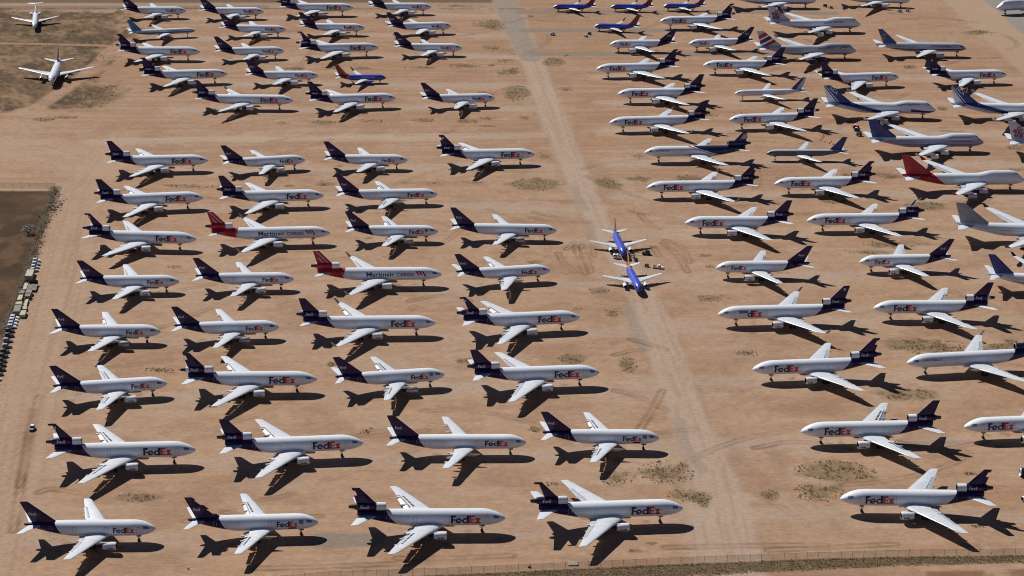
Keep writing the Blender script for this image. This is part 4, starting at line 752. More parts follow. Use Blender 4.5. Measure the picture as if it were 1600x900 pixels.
def fin_place(ty, fin, fn):
    sp = SP[ty]; g = gx(sp)
    def place(u, v, sd):
        s, z = fn(u, v, sd); return (g - s, sd * (fin_half(sp, s, min(max(z, fin[0][0]), fin[-1][0]), fin) + .05), z)
    return place
def circ(cx, cy, r, n=14): return [(cx + r * math.cos(2 * math.pi * k / n), cy + r * math.sin(2 * math.pi * k / n)) for k in range(n)]
@cached
def fin_emblem_mesh(ty, liv, sd):
    fin = SP[ty]['fin']; s1, s2, z0, z1 = fin[0][1], fin[-1][2], fin[0][0], fin[-1][0]
    if liv == 'blossom':
        P = [(circ(.86 * math.cos(R(90 + 72 * k)), .86 * math.sin(R(90 + 72 * k)), .50), 0) for k in range(5)] + [(circ(0, 0, .34), 1)] 
        return letters('fin_emblem', P, ['pink', 'darkred'], fin_place(ty, fin, lambda u, v, q: (62.7 - u * 2.6, 12.9 + v * 2.6)), sds=(sd,))
    if liv == 'nca':
        P, w = font('NCA', .022); k = 6.3 / w; H = 2.0
        def fn(u, v, sd):
            s0, z0 = (66.4, 17.6) if sd < 0 else (66.4 - .794 * 6.3, 17.6 - .608 * 6.3); d = -1 if sd < 0 else 1
            return s0 + d * .794 * u * k - .608 * v * H, z0 + d * .608 * u * k + .794 * v * H
        return letters('fin_lettering', P, ['white'], fin_place(ty, fin, fn), sds=(sd,))
    if liv == 'martin':
        P = []
        for a, b in (((58.3, 17.5), (50.4, 9.4)), ((57.0, 14.2), (53.4, 9.4))):
            P.append(([a, (a[0] + .42, a[1]), (b[0] + .42, b[1]), b], 0))
        return letters('fin_stripe', P, ['offw'], fin_place(ty, fin, lambda u, v, q: (u, v)), 8, (sd,), (9, 17.6))
    if liv == 'gold_bird':
        P = [([(60.2, 11.6), (62.4, 13.0), (64.6, 15.8), (63.0, 14.9), (61.4, 13.7), (60.4, 12.6)], 0), ([(61.4, 11.2), (63.2, 11.9), (65, 13.4), (62.9, 12.5)], 0)]
        return letters('fin_emblem', P, ['gold' if liv != 'gold_bird' else 'dimgold'] if liv != 'world_navy' else ['beige'], fin_place(ty, fin, lambda u, v, q: (u, v)), sds=(sd,))
    if liv == 'southern':
        P = [(circ(.8 * math.cos(R(40 + 62 * k)), .8 * math.sin(R(40 + 62 * k)), .34, 10), 0) for k in range(5)] + [([(-.15, -1.6), (.15, -1.6), (.1, -.4), (-.1, -.4)], 0)]
        return letters('fin_emblem', P, ['gold'], fin_place(ty, fin, lambda u, v, q: (57.6 - u * 1.8, 13.6 + v * 1.8)), sds=(sd,))
    if liv == 'world_navy':
        P = [([(55.0, 13.0), (58.2, 13.0), (58.7, 15.6), (56.4, 15.6)], 0)]
        return letters('fin_emblem', P, ['beige'], fin_place(ty, fin, lambda u, v, q: (u, v)), sds=(sd,))
    return None
@cached
def struts_mesh(ty):
    sp = SP[ty]; g = gx(sp); mb = MB(); (z0, l0, t0), (z1, l1, t1), (z2, l2, t2) = sp['fin']
    for a, b in ((l1 + .6, l2 + .2), (t1 - 3.4, t2 - 1.2)): mb.tube((g - a, 0, z1 + .3), (g - b, 0, z2 - .5), .17, .12, 6, 0)
    for u in (.25, .5, .72): z = z1 + (z2 - z1) * u; mb.tube((g - l1 - .6 - (l2 - l1 - .4) * u, 0, z), (g - (t1 - 3.4) - (t2 - t1 + 2.2) * u, 0, z + .2), .10, .10, 6, 1)
    P = [(g - l1 - 2.0, z1 + 1.6), (g - l1 - 3.4, z1 + 1.7), (g - l1 - 5.0, z1 + 4.2), (g - l1 - 4.2, z1 + 4.2)]; mb.rings([[(x, q, z) for x, z in P] for q in (-.12, .12)], 2)
    return mb.mesh('fin_spar', [M['offw'], M['metal'], M['purple']])
@cached
def bay_mesh(ty, sd):       # opened spoiler bays on the upper wing
    sp = SP[ty]; w = sp['wing']; g = gx(sp); mb = MB(); f = flap_spans(w)[1]; rr = random.Random(hash(ty) % 97 + sd)
    for k in range(7):
        y0 = f[0] + (f[1] - f[0]) * (.06 + .13 * k); y1 = y0 + (f[1] - f[0]) * .085; vs = []
        for y in (y0, y1):
            s, c, z = wing_at(w, y); t = .14 - .05 * (y / w['hs'])
            for x in (.60, .71): h = 5 * t * (.2969 * math.sqrt(x) - .126 * x - .3516 * x * x + .2843 * x ** 3 - .1015 * x ** 4) * c + .06 * t * c * math.sin(math.pi * x); vs.append((g - s - x * c, sd * y, z + h + .06))
        mb.add(vs, [(0, 1, 3, 2)])
    return mb.mesh('spoiler_bay', [M['dark']], fix=False)

# ---- assembling one aircraft: an Empty between its main wheels, every part a child
KIND = {'A310': 'twin_engine_jet', 'A300': 'twin_engine_jet', 'DC10': 'three_engine_jet', 'MD11': 'three_engine_jet', 'B747': 'jumbo_jet', 'B777': 'twin_engine_airliner', 'A330': 'twin_engine_airliner', 'B767': 'twin_engine_airliner',
        'B757': 'narrow_airliner', 'B73G': 'short_airliner', 'B733': 'short_airliner', 'B727': 'tee_tail_airliner'}
ENGM = {'cargo': 'white', 'martin': 'white', 'world_navy': 'charcoal', 'southwest': 'blue', 'bluered': 'pgrey', 'southern': 'pgrey', 'redtail': 'pgrey', 'nca': 'pgrey', 'steel': 'pgrey', 'ribbon': 'navy', 'plain_dark': 'charcoal'}
WLM = {'cargo': 'winglet', 'martin': 'winglet', 'southwest': 'swred', 'bluered': 'swred', 'orangetail': 'orange', 'darktail': 'swred', 'redtail': 'red', 'greytail': 'charcoal', 'navytail': 'purple', 'nca': 'wing', 'blossom': 'pgrey', 'ribbon': 'pgrey', 'gold_bird': 'pgrey', 'plain': 'pgrey'}
def make_plane(idx, liv, flags, label, group=None, name=None):
    ty, px, py, h = PLACE[str(idx)]; sp = SP[ty]; fl = set(flags.split()); g = gx(sp); rr = random.Random(idx * 13 + 5)
    root = bpy.data.objects.new(name or KIND[ty], None); COL.objects.link(root); root.empty_display_size = 4
    root.location = (px - g * math.cos(R(h)), py - g * math.sin(R(h)), 0); root.rotation_euler = (0, 0, R(h)); tag(root, label, 'airplane', group)
    near = py < 1150
    P = lambda n, me, par=root, loc=(0, 0, 0): link(n, me, par, loc)
    fus = P('fuselage', fuselage_mesh(ty, liv))
    for sd in (1, -1): P('cockpit_window', cockpit_mesh(ty, 'glass' if liv in ('cargo', 'martin', 'world_white', 'world_navy') else 'dkglass', sd), fus)
    w = sp['wing']
    deg = 4 if 'up' in fl else rr.choice((4, 17, 22)) if liv == 'cargo' else 5
    for sd in (1, -1):
        wg = P('wing', wing_mesh(ty, sd))
        for k in (0, 1):
            if 'noflap' in fl or ('oddflap' in fl and k == 1): continue
            P('flap', flap_mesh(ty, sd, k, deg), wg)
        if py < 1060:
            for u in (.30, .50, .70) if ty != 'B747' else (.22, .4, .56, .72): P('flap_fairing', fairing_mesh(ty, sd, round(w['hs'] * u, 2)), wg)
        if 'wl' in sp and 'nowl' not in fl: P('winglet', winglet_mesh(ty, sd, WLM.get(liv, 'wing')), wg)
        if 'bays' in fl: P('spoiler_bay', bay_mesh(ty, sd), wg)
        P('tailplane', stab_mesh(ty, sd))
        mg = P('main_gear', gear_mesh(ty, sd)); P('bogie', wheels_mesh(ty, sd), mg)
        for k, (y, s0, z, r, L) in enumerate(sp['eng']):
            if 'noeng' in fl: P('pylon', pylon_mesh(ty, k, sd, True), wg); continue
            e = P('engine', engine_mesh(ty, k, ENGM.get(liv, 'white') if 'darkeng' not in fl else 'metal'), root, (0, sd * y, z)); P('fan', fan_mesh(ty, k), e); P('exhaust_cone', core_mesh(ty, k), e); P('pylon', pylon_mesh(ty, k, sd, False), wg)
            if liv == 'cargo' and 'darkeng' not in fl: [P('nacelle_lettering', nacelle_logo_mesh(ty, k, q), e) for q in (-1, 1) if py < 1100]
        if 'se' in sp: P('engine', side_engine_mesh(ty, sd))
    ng = P('nose_gear', gear_mesh(ty, 0)); P('wheels', wheels_mesh(ty, 0), ng)
    var = 'no_rudder' if 'norud' in fl else 'slim' if 'slim' in fl else 'nose_gone' if 'steps' in fl else 'cropped' if 'cropped' in fl else 'full'
    fin = P('fin', fin_mesh(ty, var, liv))
    if 'cropped' in fl: P('fin_spar', struts_mesh(ty), fin)
    if 'te' in sp:
        m0, m1, m2 = {'cargo': ('white', 'purple', 'purple'), 'martin': ('white', 'red', 'red')}.get(liv, ('navy', 'navy', 'navy'))
        if 'whitex' in fl: m2 = 'white'
        if 'barex' in fl: m2 = 'exh'
        te = P('tail_engine', tail_engine_mesh(ty, m0, m1, m2))
    for sd in (-1, 1):
        F = lambda n, me: P(n, me, fus)
        if liv == 'cargo':
            F('fuselage_lettering', logo_mesh(ty, sd, 'bigpatch' in fl)); P('tail_lettering', tail_logo_mesh(ty, var, sd), te if 'te' in sp else fin)
            if 'patch' in fl: F('door_patch', patch_mesh(ty, sd, 'door_patch', 5.2, 6.7, 8, 38, 'sblue'))
            if 'bigpatch' in fl: F('door_patch', patch_mesh(ty, sd, 'door_patch', 8.9, 13.0, 12, 36, 'sblue'))
            if 'hatch' in fl: F('open_hatch', patch_mesh(ty, sd, 'open_hatch', 7.6, 10.4, -34, -19, 'dark'))
            if 'dot' in fl and 'te' in sp:
                f = sp['fin'][-1]; P('fin_tip_patch', letters('fin_tip_patch', [([(0, 0), (1.1, 0), (1.1, 1.1), (0, 1.1)], 0)], ['offw'], fin_place(ty, sp['fin'], lambda u, v, q: (f[1] - .1 + u, f[0] - 2.3 + v)), sds=(sd,)), fin)
        em = fin_emblem_mesh(ty, liv, sd)
        if em: P('fin_emblem', em, fin)
        if liv == 'martin':
            F('fuselage_lettering', title_mesh(ty, sd, 'Martinair', 22.1, 13.0, 2.0, -5, 'black', .022)); F('small_lettering', title_mesh(ty, sd, 'CARGO', 13.0, 8.1, 1.5, -4, 'black', .02))
            Q = [([(x, 1), (x + .7, 1), (x + 2.0, 0), (x + 1.3, 0)], 0) for x in (0, 1.15, 2.3)] + [([(3.65, -.05), (4.35, -.05), (3.6, -.9), (2.9, -.9)], 0)]
            if sd > 0: Q = [([(4.6 - x, y) for x, y in q], m) for q, m in Q]
            F('fuselage_stripe', on_skin(ty, Q, 4.4, 7.2, 5.4, 2.0, 4, ['red'], 'fuselage_stripe', sd))
        if liv in ('world_navy', 'world_white'): F('fuselage_lettering', title_mesh(ty, sd, 'WORLD', 6.6, 7.6, .85, 16, 'charcoal'))
        if liv == 'nca': F('fuselage_lettering', title_mesh(ty, sd, 'Nippon Cargo Airlines', 10.4, 13.8, 1.0, 34, 'nblue'))
        if liv == 'blossom': F('fuselage_lettering', title_mesh(ty, sd, 'CHINA AIRLINES', 14, 14, .95, 16, 'purple'))
        if liv == 'ribbon':
            F('fuselage_lettering', title_mesh(ty, sd, 'BRITISH AIRWAYS', 15.5, 11.5, .95, 15, 'navy'))
            Q = [([(0, 0), (.7, .45), (.93, .5), (1, .2), (.97, .62), (.9, .8), (.7, .75)], 0)]
            if sd > 0: Q = [([(1 - x, y) for x, y in q], m) for q, m in Q]
            F('fuselage_ribbon', on_skin(ty, Q, 1, 6.2, 8.4, 1.9, 13, ['swred'], 'fuselage_ribbon', sd))
        if liv == 'southern': F('fuselage_lettering', title_mesh(ty, sd, 'CHINA SOUTHERN', 11, 14, .95, 14, 'nblue'))
        if liv == 'southwest': F('fuselage_lettering', title_mesh(ty, sd, 'Southwest', 7.2, 8.2, 1.25, 6, 'offw'))
        if liv == 'gold_bird': F('faded_title', patch_mesh(ty, sd, 'faded_title', 10.5, 21, 36, 41, 'lav', .03))
        if liv == 'steel': F('faded_title', patch_mesh(ty, sd, 'faded_title', 7.5, 18.5, 22, 30, 'steel', .03))
        if liv not in ('cargo', 'martin', 'world_white', 'world_navy', 'nca', 'redtail') and py < 1345: F('cabin_windows', windows_mesh(ty, sd))
        if py < 1100:
            for k in range(3 if sp['R'] < 2 else 4): F('door', door_mesh(ty, sd, k))
    return root

# ------------------------------------------------------------ the aircraft, row by row
ORD = ['first', 'second', 'third', 'fourth', 'fifth', 'sixth', 'seventh', 'eighth', 'ninth', 'tenth', 'eleventh', 'twelfth', 'thirteenth', 'fourteenth']
CARGO = {97: 'up', 98: 'steps noeng patch hatch bays', 99: 'norud bays barex', 100: 'slim', 93: 'slim dot bays', 94: 'barex', 95: 'noeng noflap', 96: 'noeng patch hatch bays', 87: 'bays', 85: 'darkeng', 86: 'darkeng oddflap', 88: 'norud whitex',
 89: '', 90: 'patch bays darkeng', 91: 'slim dot', 92: '', 24: 'up', 28: 'noflap', 34: 'noeng', 23: 'slim dot', 31: 'patch bays darkeng', 32: 'darkeng oddflap', 22: '', 26: '', 30: 'noeng bays', 21: '', 25: 'noflap', 29: 'up', 35: 'norud dot',
 8: 'norud', 19: 'norud', 20: '', 7: 'norud', 11: 'up', 6: 'norud whitex', 10: '', 16: 'slim dot whitex', 17: '', 9: '', 13: '', 15: 'up', 3: '', 4: '', 12: 'norud', 14: '',
 82: 'norud', 80: 'bays', 81: '', 78: 'norud', 76: 'bigpatch dot', 77: 'whitex', 55: '', 74: 'up', 54: '', 72: 'cropped noflap nowl', 53: 'norud', 70: 'norud', 49: '', 51: 'whitex', 48: '', 46: 'norud', 47: '', 44: '', 45: 'up', 43: 'norud whitex dot', 62: '', 63: 'dot'}
NOTE = {'steps': 'with gaps in its fin', 'cropped': 'with its fin stripped to spars', 'slim': 'with slim purple fin', 'whitex': 'with white exhaust', 'bigpatch': 'with blue patch over lettering', 'norud': 'with purple tail'}
LEFT = [[97, 98, 99, 100], [93, 94, 95, 96], [87, 88, 90, 92], [85, 86, 89, 91], [24, 28, 33, 34], [23, 27, 31, 32], [22, 26, 30], [21, 25, 29, 35]]
FAR = [[8, 19, 20], [7, 11, 18], [6, 10, 16, 17], [5, 9, 13, 15], [3, 4, 12, 14]]
RIGHT = [[82], [80, 81], [78, 79], [76, 77], [55, 74], [54, 72], [53, 70], [52, 69], [49, 51], [48, 50], [46, 47], [44, 45], [42, 43], [39, 40, 41]]
def look(i):
    ty = PLACE[str(i)][0]; fl = CARGO[i].split(); n = next((NOTE[k] for k in NOTE if k in fl), 'with purple tail')
    return ('twin-engine' if ty in ('A310', 'A300') else 'winglet-tipped three-engine' if ty == 'MD11' and 'nowl' not in fl else 'three-engine') + ' jet ' + n
def grp(i): return 'purple-tailed twin-engine cargo jets' if PLACE[str(i)][0] in ('A310', 'A300') else 'purple-tailed three-engine cargo jets'
for r, row in enumerate(LEFT):
    for k, i in enumerate(row):
        if i in CARGO: make_plane(i, 'cargo', CARGO[i], '%s, %s from left in the %s row from bottom' % (look(i), ORD[k], ORD[r]) if r else '%s, %s from left in the bottom fence row' % (look(i), ORD[k]), grp(i))
for r, row in enumerate(FAR):
    for k, i in enumerate(row):
        if i in CARGO: make_plane(i, 'cargo', CARGO[i], "%s, %s from left in far block's %s row" % (look(i), ORD[k], ORD[r]), grp(i))
for r, row in enumerate(RIGHT):
    for k, i in enumerate(row):
        if i in CARGO: make_plane(i, 'cargo', CARGO[i], '%s facing left, %s, %s row up' % (look(i), 'beside the road' if k == 0 else 'outer column', ORD[r]), grp(i))
make_plane(62, 'cargo', CARGO[62], 'three-engine jet with purple tail facing right, behind the nearer blue-banded jumbo', grp(62))
make_plane(63, 'cargo', CARGO[63], 'three-engine jet with purple tail facing right, below the blue-finned twin airliner', grp(63))
RT = 'red-tailed cargo jets with arrow stripes'
make_plane(27, 'martin', '', 'red-tailed striped three-engine jet, the one standing farther from the bottom fence', RT)
make_plane(33, 'martin', '', 'red-tailed striped three-engine jet, the one standing nearer the bottom fence', RT)
make_plane(18, 'southwest', '', 'small blue airliner with red and orange tail among the white far-block jets')
make_plane(5, 'steel', 'noeng', 'slender airliner with steel-blue fin and blue lower sides, in the far left block')
make_plane(1, 'white', '', 'white airliner with high tee tail standing alone on dry grass, facing the viewer')
make_plane(2, 'plain_dark', 'darkeng', 'white airliner with dark fin on dry grass, wings spread, facing the viewer')
make_plane(36, 'darktail', '', 'blue airliner on the dirt road with dark fin, the one behind')
make_plane(37, 'orangetail', '', 'blue airliner on the dirt road with orange tail, the one in front')
BR = 'blue and red small airliners by the far taxiway'
make_plane(39, 'bluered', '', 'blue airliner with red tail, first of three in a line on far taxiway', BR)
make_plane(40, 'bluered', '', 'blue airliner with red tail, middle of three in a line on far taxiway', BR)
make_plane(41, 'bluered', '', 'blue airliner with red tail, last of three in a line on far taxiway', BR)
make_plane(42, 'bluered', '', 'blue airliner with red tail and upright winglet, alone before the line of three', BR)
make_plane(52, 'world_navy', 'noeng noflap nowl norud', 'three-engine jet with navy rear half and beige panel on its fin')
make_plane(79, 'world_white', 'noeng', 'all-white three-engine jet lettered WORLD, tail cut off by the photo edge')
make_plane(50, 'white757', 'noeng', 'slender white airliner facing left with blue leading edge on its fin')
make_plane(69, 'greybelly', 'noeng', 'slender grey airliner facing left with navy fin and charcoal belly')
CH = 'lavender jumbo jets with pink blossom tails'
make_plane(56, 'blossom', '', 'lavender jumbo jet cut by the top edge of the photo', CH)
make_plane(59, 'blossom', '', 'lavender jumbo jet with pink blossom tail, whole and facing right', CH)
make_plane(67, 'blossom', '', 'lavender jumbo jet of which only the pink blossom tail shows at right', CH)
make_plane(60, 'ribbon', '', 'grey jumbo jet with navy belly and red white and blue tail')
make_plane(61, 'southern', '', 'large twin airliner with blue fin and navy side band')
NC = 'white jumbo jets with slanting blue band'
make_plane(64, 'nca', '', 'white jumbo jet with slanting blue band and lettered fin, shown whole', NC)
make_plane(65, 'nca', '', 'white jumbo jet with slanting blue band, nose cut off at right', NC)
make_plane(66, 'gold_bird', '', 'white and grey jumbo jet with navy fin and faded gold emblem')
make_plane(71, 'redtail', '', 'white jumbo jet with plain red fin and red winglets')
make_plane(73, 'greytail', '', 'white jumbo jet with plain grey fin, nose cut off at right')
make_plane(75, 'navytail', '', 'white airliner with plain navy fin and purple winglet at right')
make_plane(57, 'white', '', 'white airliner whose top is cut by the upper edge, carts below its nose')
make_plane(58, 'white', '', 'white jumbo jet nose on the grey apron in the top corner')

# ------------------------------------------------------------ fences
def fence(name, P, step, h, label, mesh_alpha, first=0):
    root = bpy.data.objects.new(name, None); COL.objects.link(root); root.location = (P[0][0], P[0][1], 0); tag(root, label, 'fence', 'chain-link fences')
    ox, oy = P[0]; pm = MB(); pm.tube((0, 0, 0), (0, 0, h), .055, .055, 6); pm.tube((0, 0, h), (0, .35, h + .3), .05, .04, 5); pme = pm.mesh('post', [M['fence']])
    mb = MB(); n = 0
    for (x0, y0), (x1, y1) in zip(P[:-1], P[1:]):
        ln = math.hypot(x1 - x0, y1 - y0); k = max(1, int(ln / step))
        for i in range(k):
            t = i / k
            if n < 100: link('post', pme, root, (x0 + (x1 - x0) * t - ox, y0 + (y1 - y0) * t - oy, 0)); n += 1
        mb.add([(x0 - ox, y0 - oy, .05), (x1 - ox, y1 - oy, .05), (x1 - ox, y1 - oy, h - .05), (x0 - ox, y0 - oy, h - .05)], [(0, 1, 2, 3)], 0)
        mb.tube((x0 - ox, y0 - oy, h), (x1 - ox, y1 - oy, h), .035, .035, 5, 1)
    link('chain_link', mb.mesh('chain_link', [MESHM, M['fence']], fix=False), root)
MESHM, _t, _b = new_mat('chain_link_wire'); _b.inputs['Base Color'].default_value = (.13, .12, .11, 1); _b.inputs['Roughness'].default_value = .5; _b.inputs['Metallic'].default_value = .4; _b.inputs['Alpha'].default_value = .26
NEARF = [(x, float(np.interp(x, bx, by))) for x in (-178, -120, -60, -20, 20, 60, 100, 140, 190)]
fence('wire_fence', NEARF, 3.9, 2.2, 'long chain-link fence on posts along the grassy verge at the bottom', .2)
fence('wire_fence', LEFT_FENCE[:5], 4.2, 2.4, 'chain-link fence round the dark ploughed field at left', .2)
fence('wire_fence', TOP_FENCE, 6.5, 2.0, 'distant chain-link fence along the dirt road at the top', .2)

# ------------------------------------------------------------ vehicles and small things
FD = math.atan2(LEFT_FENCE[2][1] - LEFT_FENCE[3][1], LEFT_FENCE[2][0] - LEFT_FENCE[3][0])
def smooth_box(sections, name, mats, mif=None):      # sections: (x, half width, z0, z1)
    mb = MB(); rs = []
    for x, w, z0, z1 in sections: r = min(.18, (z1 - z0) * .3); rs.append([(x, -w, z0), (x, -w, z1 - r), (x, -w + r, z1), (x, w - r, z1), (x, w, z1 - r), (x, w, z0)])
    mb.rings(rs, mif=mif); return mb.mesh(name, mats, True)
def wheel_me(r=.36, w=.24):
    mb = MB(); mb.tube((0, -w / 2, 0), (0, w / 2, 0), r, r, 14); mb.tube((0, -w / 2 - .01, 0), (0, w / 2 + .01, 0), r * .55, r * .55, 10, 1); return mb.mesh('wheel', [M['tyre'], M['metal']])
WH = wheel_me()
def car(loc, rz, label, body, roof=None, L=4.4, group=None, style='suv', name='parked_car'):
    root = bpy.data.objects.new(name, None); COL.objects.link(root); root.location = (loc[0], loc[1], 0); root.rotation_euler = (0, 0, rz); tag(root, label, 'car', group)
    h = L / 2; bm_ = M[body]; rf = M[roof or body]
    k = ('car', body, roof, style, L)
    if k not in CACHE:
        if style == 'pickup':
            B = smooth_box([(-h, .86, .45, 1.0), (-h + .1, .9, .40, 1.05), (h - 1.6, .92, .4, 1.08), (h - .5, .90, .42, 1.02), (h, .80, .5, .85)], 'body', [bm_])
            Cb = smooth_box([(-.15, .80, 1.04, 1.72), (.0, .80, 1.04, 1.80), (.95, .80, 1.04, 1.80), (1.0, .8, 1.04, 1.74)], 'cab', [rf]); mb = MB(); mb.box((-h + 1.15, 0, 1.06), (1.9, 1.5, .05)); Bd = mb.mesh('load_bed', [M['dark']])
            mb = MB(); mb.add([(1.02, -.78, 1.08), (1.02, .78, 1.08), (.98, .72, 1.7), (.98, -.72, 1.7)], [(0, 1, 2, 3)]); [mb.add([(-.05, q * .815, 1.15), (.9, q * .815, 1.15), (.85, q * .815, 1.66), (.0, q * .815, 1.66)], [(0, 1, 2, 3)]) for q in (1, -1)]
            CACHE[k] = (B, Cb, mb.mesh('car_window', [M['dkglass']], fix=False), Bd)
        else:
            top = 1.85 if style == 'suv' else 1.45
            if style == 'van': B = smooth_box([(-h, .92, .45, 2.1), (-h + .2, .98, .4, 2.25), (h - 1.3, .98, .4, 2.25), (h - .7, .96, .4, 1.5), (h - .1, .92, .42, 1.15), (h, .85, .5, .9)], 'body', [bm_]); top = 2.25
            else: B = smooth_box([(-h, .80, .5, .95), (-h + .15, .88, .40, 1.08), (h - 1.25, .92, .4, 1.10), (h - .4, .88, .42, 1.0), (h, .78, .5, .8)], 'body', [bm_])
            Cb = smooth_box([(-h + .12, .74, 1.06, top - .25), (-h + .5, .76, 1.06, top), (h - 2.0, .76, 1.06, top), (h - 1.75, .74, 1.06, top - .12)], 'cabin_roof', [rf]); mb = MB()
            x1 = h - 1.25 if style != 'van' else h - .72; xa = h - 1.72 if style != 'van' else h - 1.28
            mb.add([(x1 + .03, -.78, 1.13 + .3 * (style == 'van')), (x1 + .03, .78, 1.13 + .3 * (style == 'van')), (xa + .06, .66, top - .12), (xa + .06, -.66, top - .12)], [(0, 1, 2, 3)])
            for q in (1, -1): mb.add([(-h + .5, q * (.775 if style != 'van' else .99), 1.2), (xa - .2, q * (.775 if style != 'van' else .99), 1.2), (xa - .3, q * (.765 if style != 'van' else .99), top - .25), (-h + .6, q * (.765 if style != 'van' else .99), top - .25)], [(0, 1, 2, 3)])
            CACHE[k] = (B, Cb, mb.mesh('car_window', [M['dkglass']], fix=False), None)
    B, Cb, Wn, Bd = CACHE[k]; link('body', B, root); cb = link('cabin', Cb, root); link('car_window', Wn, cb)
    if Bd: link('load_bed', Bd, root)
    for x in (-h + .8, h - .85):
        for y in (-.82, .82): link('wheel', WH, root, (x, y, .36))
    return root
tg = THINGS; ga, gb = 'white-roofed cars at the upper end of the fence', 'vehicles parked along the left fence'
NTH = ['topmost', 'second', 'third', 'lowest']
for k, (x, y) in enumerate(tg['car_a']): car((x, y), R(6), '%s of four white-roofed cars just above the long beige container by the fence' % NTH[k], 'pgrey' if k else 'white', 'white', 3.6, ga)
CN = [('white', 'white'), ('charcoal', 'charcoal'), ('grey', 'lav')]; cnt = [0, 0, 0]; kinds = ['white-roofed car', 'dark car', 'silver-blue car']
for k, (x, y, c) in enumerate(tg['car_b']):
    cnt[c] += 1; b_, r_ = CN[c]; car((x, y), R(4 + (k * 37) % 9 - 4), '%s %s from the top in the lower file of cars along the left fence' % (ORD[cnt[c] - 1], kinds[c]), b_, r_, 3.9, gb)
car(tg['car'], R(-88), 'lone small car with white roof on the bare track at left', 'charcoal', 'white', 3.7)
car(tg['pickup'], R(-14), 'white pickup truck with open bed right of the blue airliners', 'white', 'white', 5.4, None, 'pickup', 'pickup_truck')
car(tg['van'], R(-18), 'white van parked under the nose of the dark-finned blue airliner', 'white', 'white', 3.8, None, 'van', 'parked_van')
def gadget(name, key, rz, label, cat, build, group=None):
    root = bpy.data.objects.new(name, None); COL.objects.link(root); root.location = (tg[key][0], tg[key][1], 0); root.rotation_euler = (0, 0, R(rz)); tag(root, label, cat, group)
    for part, fn, mats in build:
        mb = MB(); fn(mb); link(part, mb.mesh(part, [M[m] for m in mats]), root)
    return root
def wheels4(L, w, r=.38):
    return [('wheel', (lambda mb, x=x, y=y: (mb.tube((x, y - .12, r), (x, y + .12, r), r, n=12))), ['tyre']) for x in (-L, L) for y in (-w, w)]
def tug(key, rz, m, label, s=1.0, group=None):
    gadget('tow_tractor', key, rz, label, 'tow tractor', [('body', lambda mb: (mb.box((0, 0, .75 * s), (3.4 * s, 1.7 * s, .7 * s), 0, 0, .94), mb.box((1.2 * s, 0, 1.2 * s), (.9 * s, 1.5 * s, .3 * s))), [m]), ('cab', lambda mb: (mb.box((-.5 * s, 0, 1.5 * s), (1.1 * s, 1.3 * s, .85 * s), 0, 0, .85)), ['dkglass']), ('cab_roof', lambda mb: mb.box((-.5 * s, 0, 1.97 * s), (1.2 * s, 1.35 * s, .08)), ['white'])] + wheels4(1.1 * s, .8 * s, .42 * s), group)
def cart(key, rz, m, label, s=1.0, group=None):
    gadget('ground_cart', key, rz, label, 'ground cart', [('body', lambda mb: (mb.box((0, 0, 1.0 * s), (2.0 * s, 1.3 * s, .9 * s), 0, 0, .92), mb.box((.5 * s, 0, 1.5 * s), (.5 * s, .6 * s, .15 * s))), [m]), ('tow_bar', lambda mb: mb.tube((1.0 * s, 0, .6 * s), (2.2 * s, 0, .35 * s), .06 * s), ['gear'])] + wheels4(.7 * s, .6 * s, .3 * s), group)
tug('redtug', 8, 'brightred', 'red tow tractor in front of the navy-finned jumbo tail', 1.15)
tug('greentug', -6, 'green', 'dark green tow tractor just below the red tow tractor', 1.05)
cart('gpu', 12, 'charcoal', 'dark ground cart at the tailplane tip of the navy-finned jumbo', 1.5)
cart('cart', -12, 'charcoal', 'small dark cart standing behind the white pickup truck', .95)
gadget('boom_lift', 'tractor', 180, 'dark boom lift with arm reaching toward the blue airliner', 'boom lift', [('chassis', lambda mb: mb.box((0, 0, .9), (4.2, 2.0, .8), 0, 0, .95), ['charcoal']), ('turret', lambda mb: mb.box((-.6, 0, 1.7), (2.2, 1.5, 1.0), 0, 0, .85), ['black']), ('arm', lambda mb: (mb.tube((-1.2, 0, 2.1), (-3.0, 0, 3.4), .16), mb.tube((1.0, .3, 1.5), (8.2, .6, .6), .13)), ['gear']), ('basket', lambda mb: mb.box((8.6, .6, .7), (1.0, 1.4, .9)), ['metal'])] + wheels4(1.4, .95, .5))
def steps(mb):
    for k in range(9): mb.box((-2.2 + k * .42, 0, .5 + k * .28), (.42, 1.5, .1))
    for q in (-.8, .8): mb.tube((-2.3, q, .6), (1.4, q, 2.7), .09); mb.tube((-2.3, q, 1.5), (1.5, q, 3.7), .05); [mb.tube((-2.2 + k * .9, q, .6 + k * .55), (-2.2 + k * .9, q, 1.6 + k * .55), .04) for k in range(5)]
    mb.box((2.1, 0, 2.78), (1.5, 1.7, .1)); [mb.tube((x, y, .3), (x, y, 2.8), .07) for x in (1.5, 2.7) for y in (-.75, .75)]
gadget('boarding_stairs', 'stairs', -100, 'grey boarding stairs beside the nose of the rear blue airliner', 'boarding stairs', [('stair_frame', steps, ['metal']), ('side_panel', lambda mb: mb.box((0, .92, 1.4), (4.0, .05, 1.2)), ['charcoal'])] + wheels4(1.6, .8, .3))
cart('tug1', 20, 'pgrey', 'pale cart on the far grey strip nearest the dirt road', 1.4); cart('tug2', 40, 'pgrey', 'pale cart with hitch before the lone blue and red airliner', 1.1); cart('tug3', -30, 'black', 'black cart before the nose of the lone blue and red airliner', 1.1)
cart('tug4', 10, 'black', 'black cart left of two under the gap between top-edge airliners', 1.3); cart('tug5', -20, 'charcoal', 'dark cart right of two under the gap between top-edge airliners', 1.1)
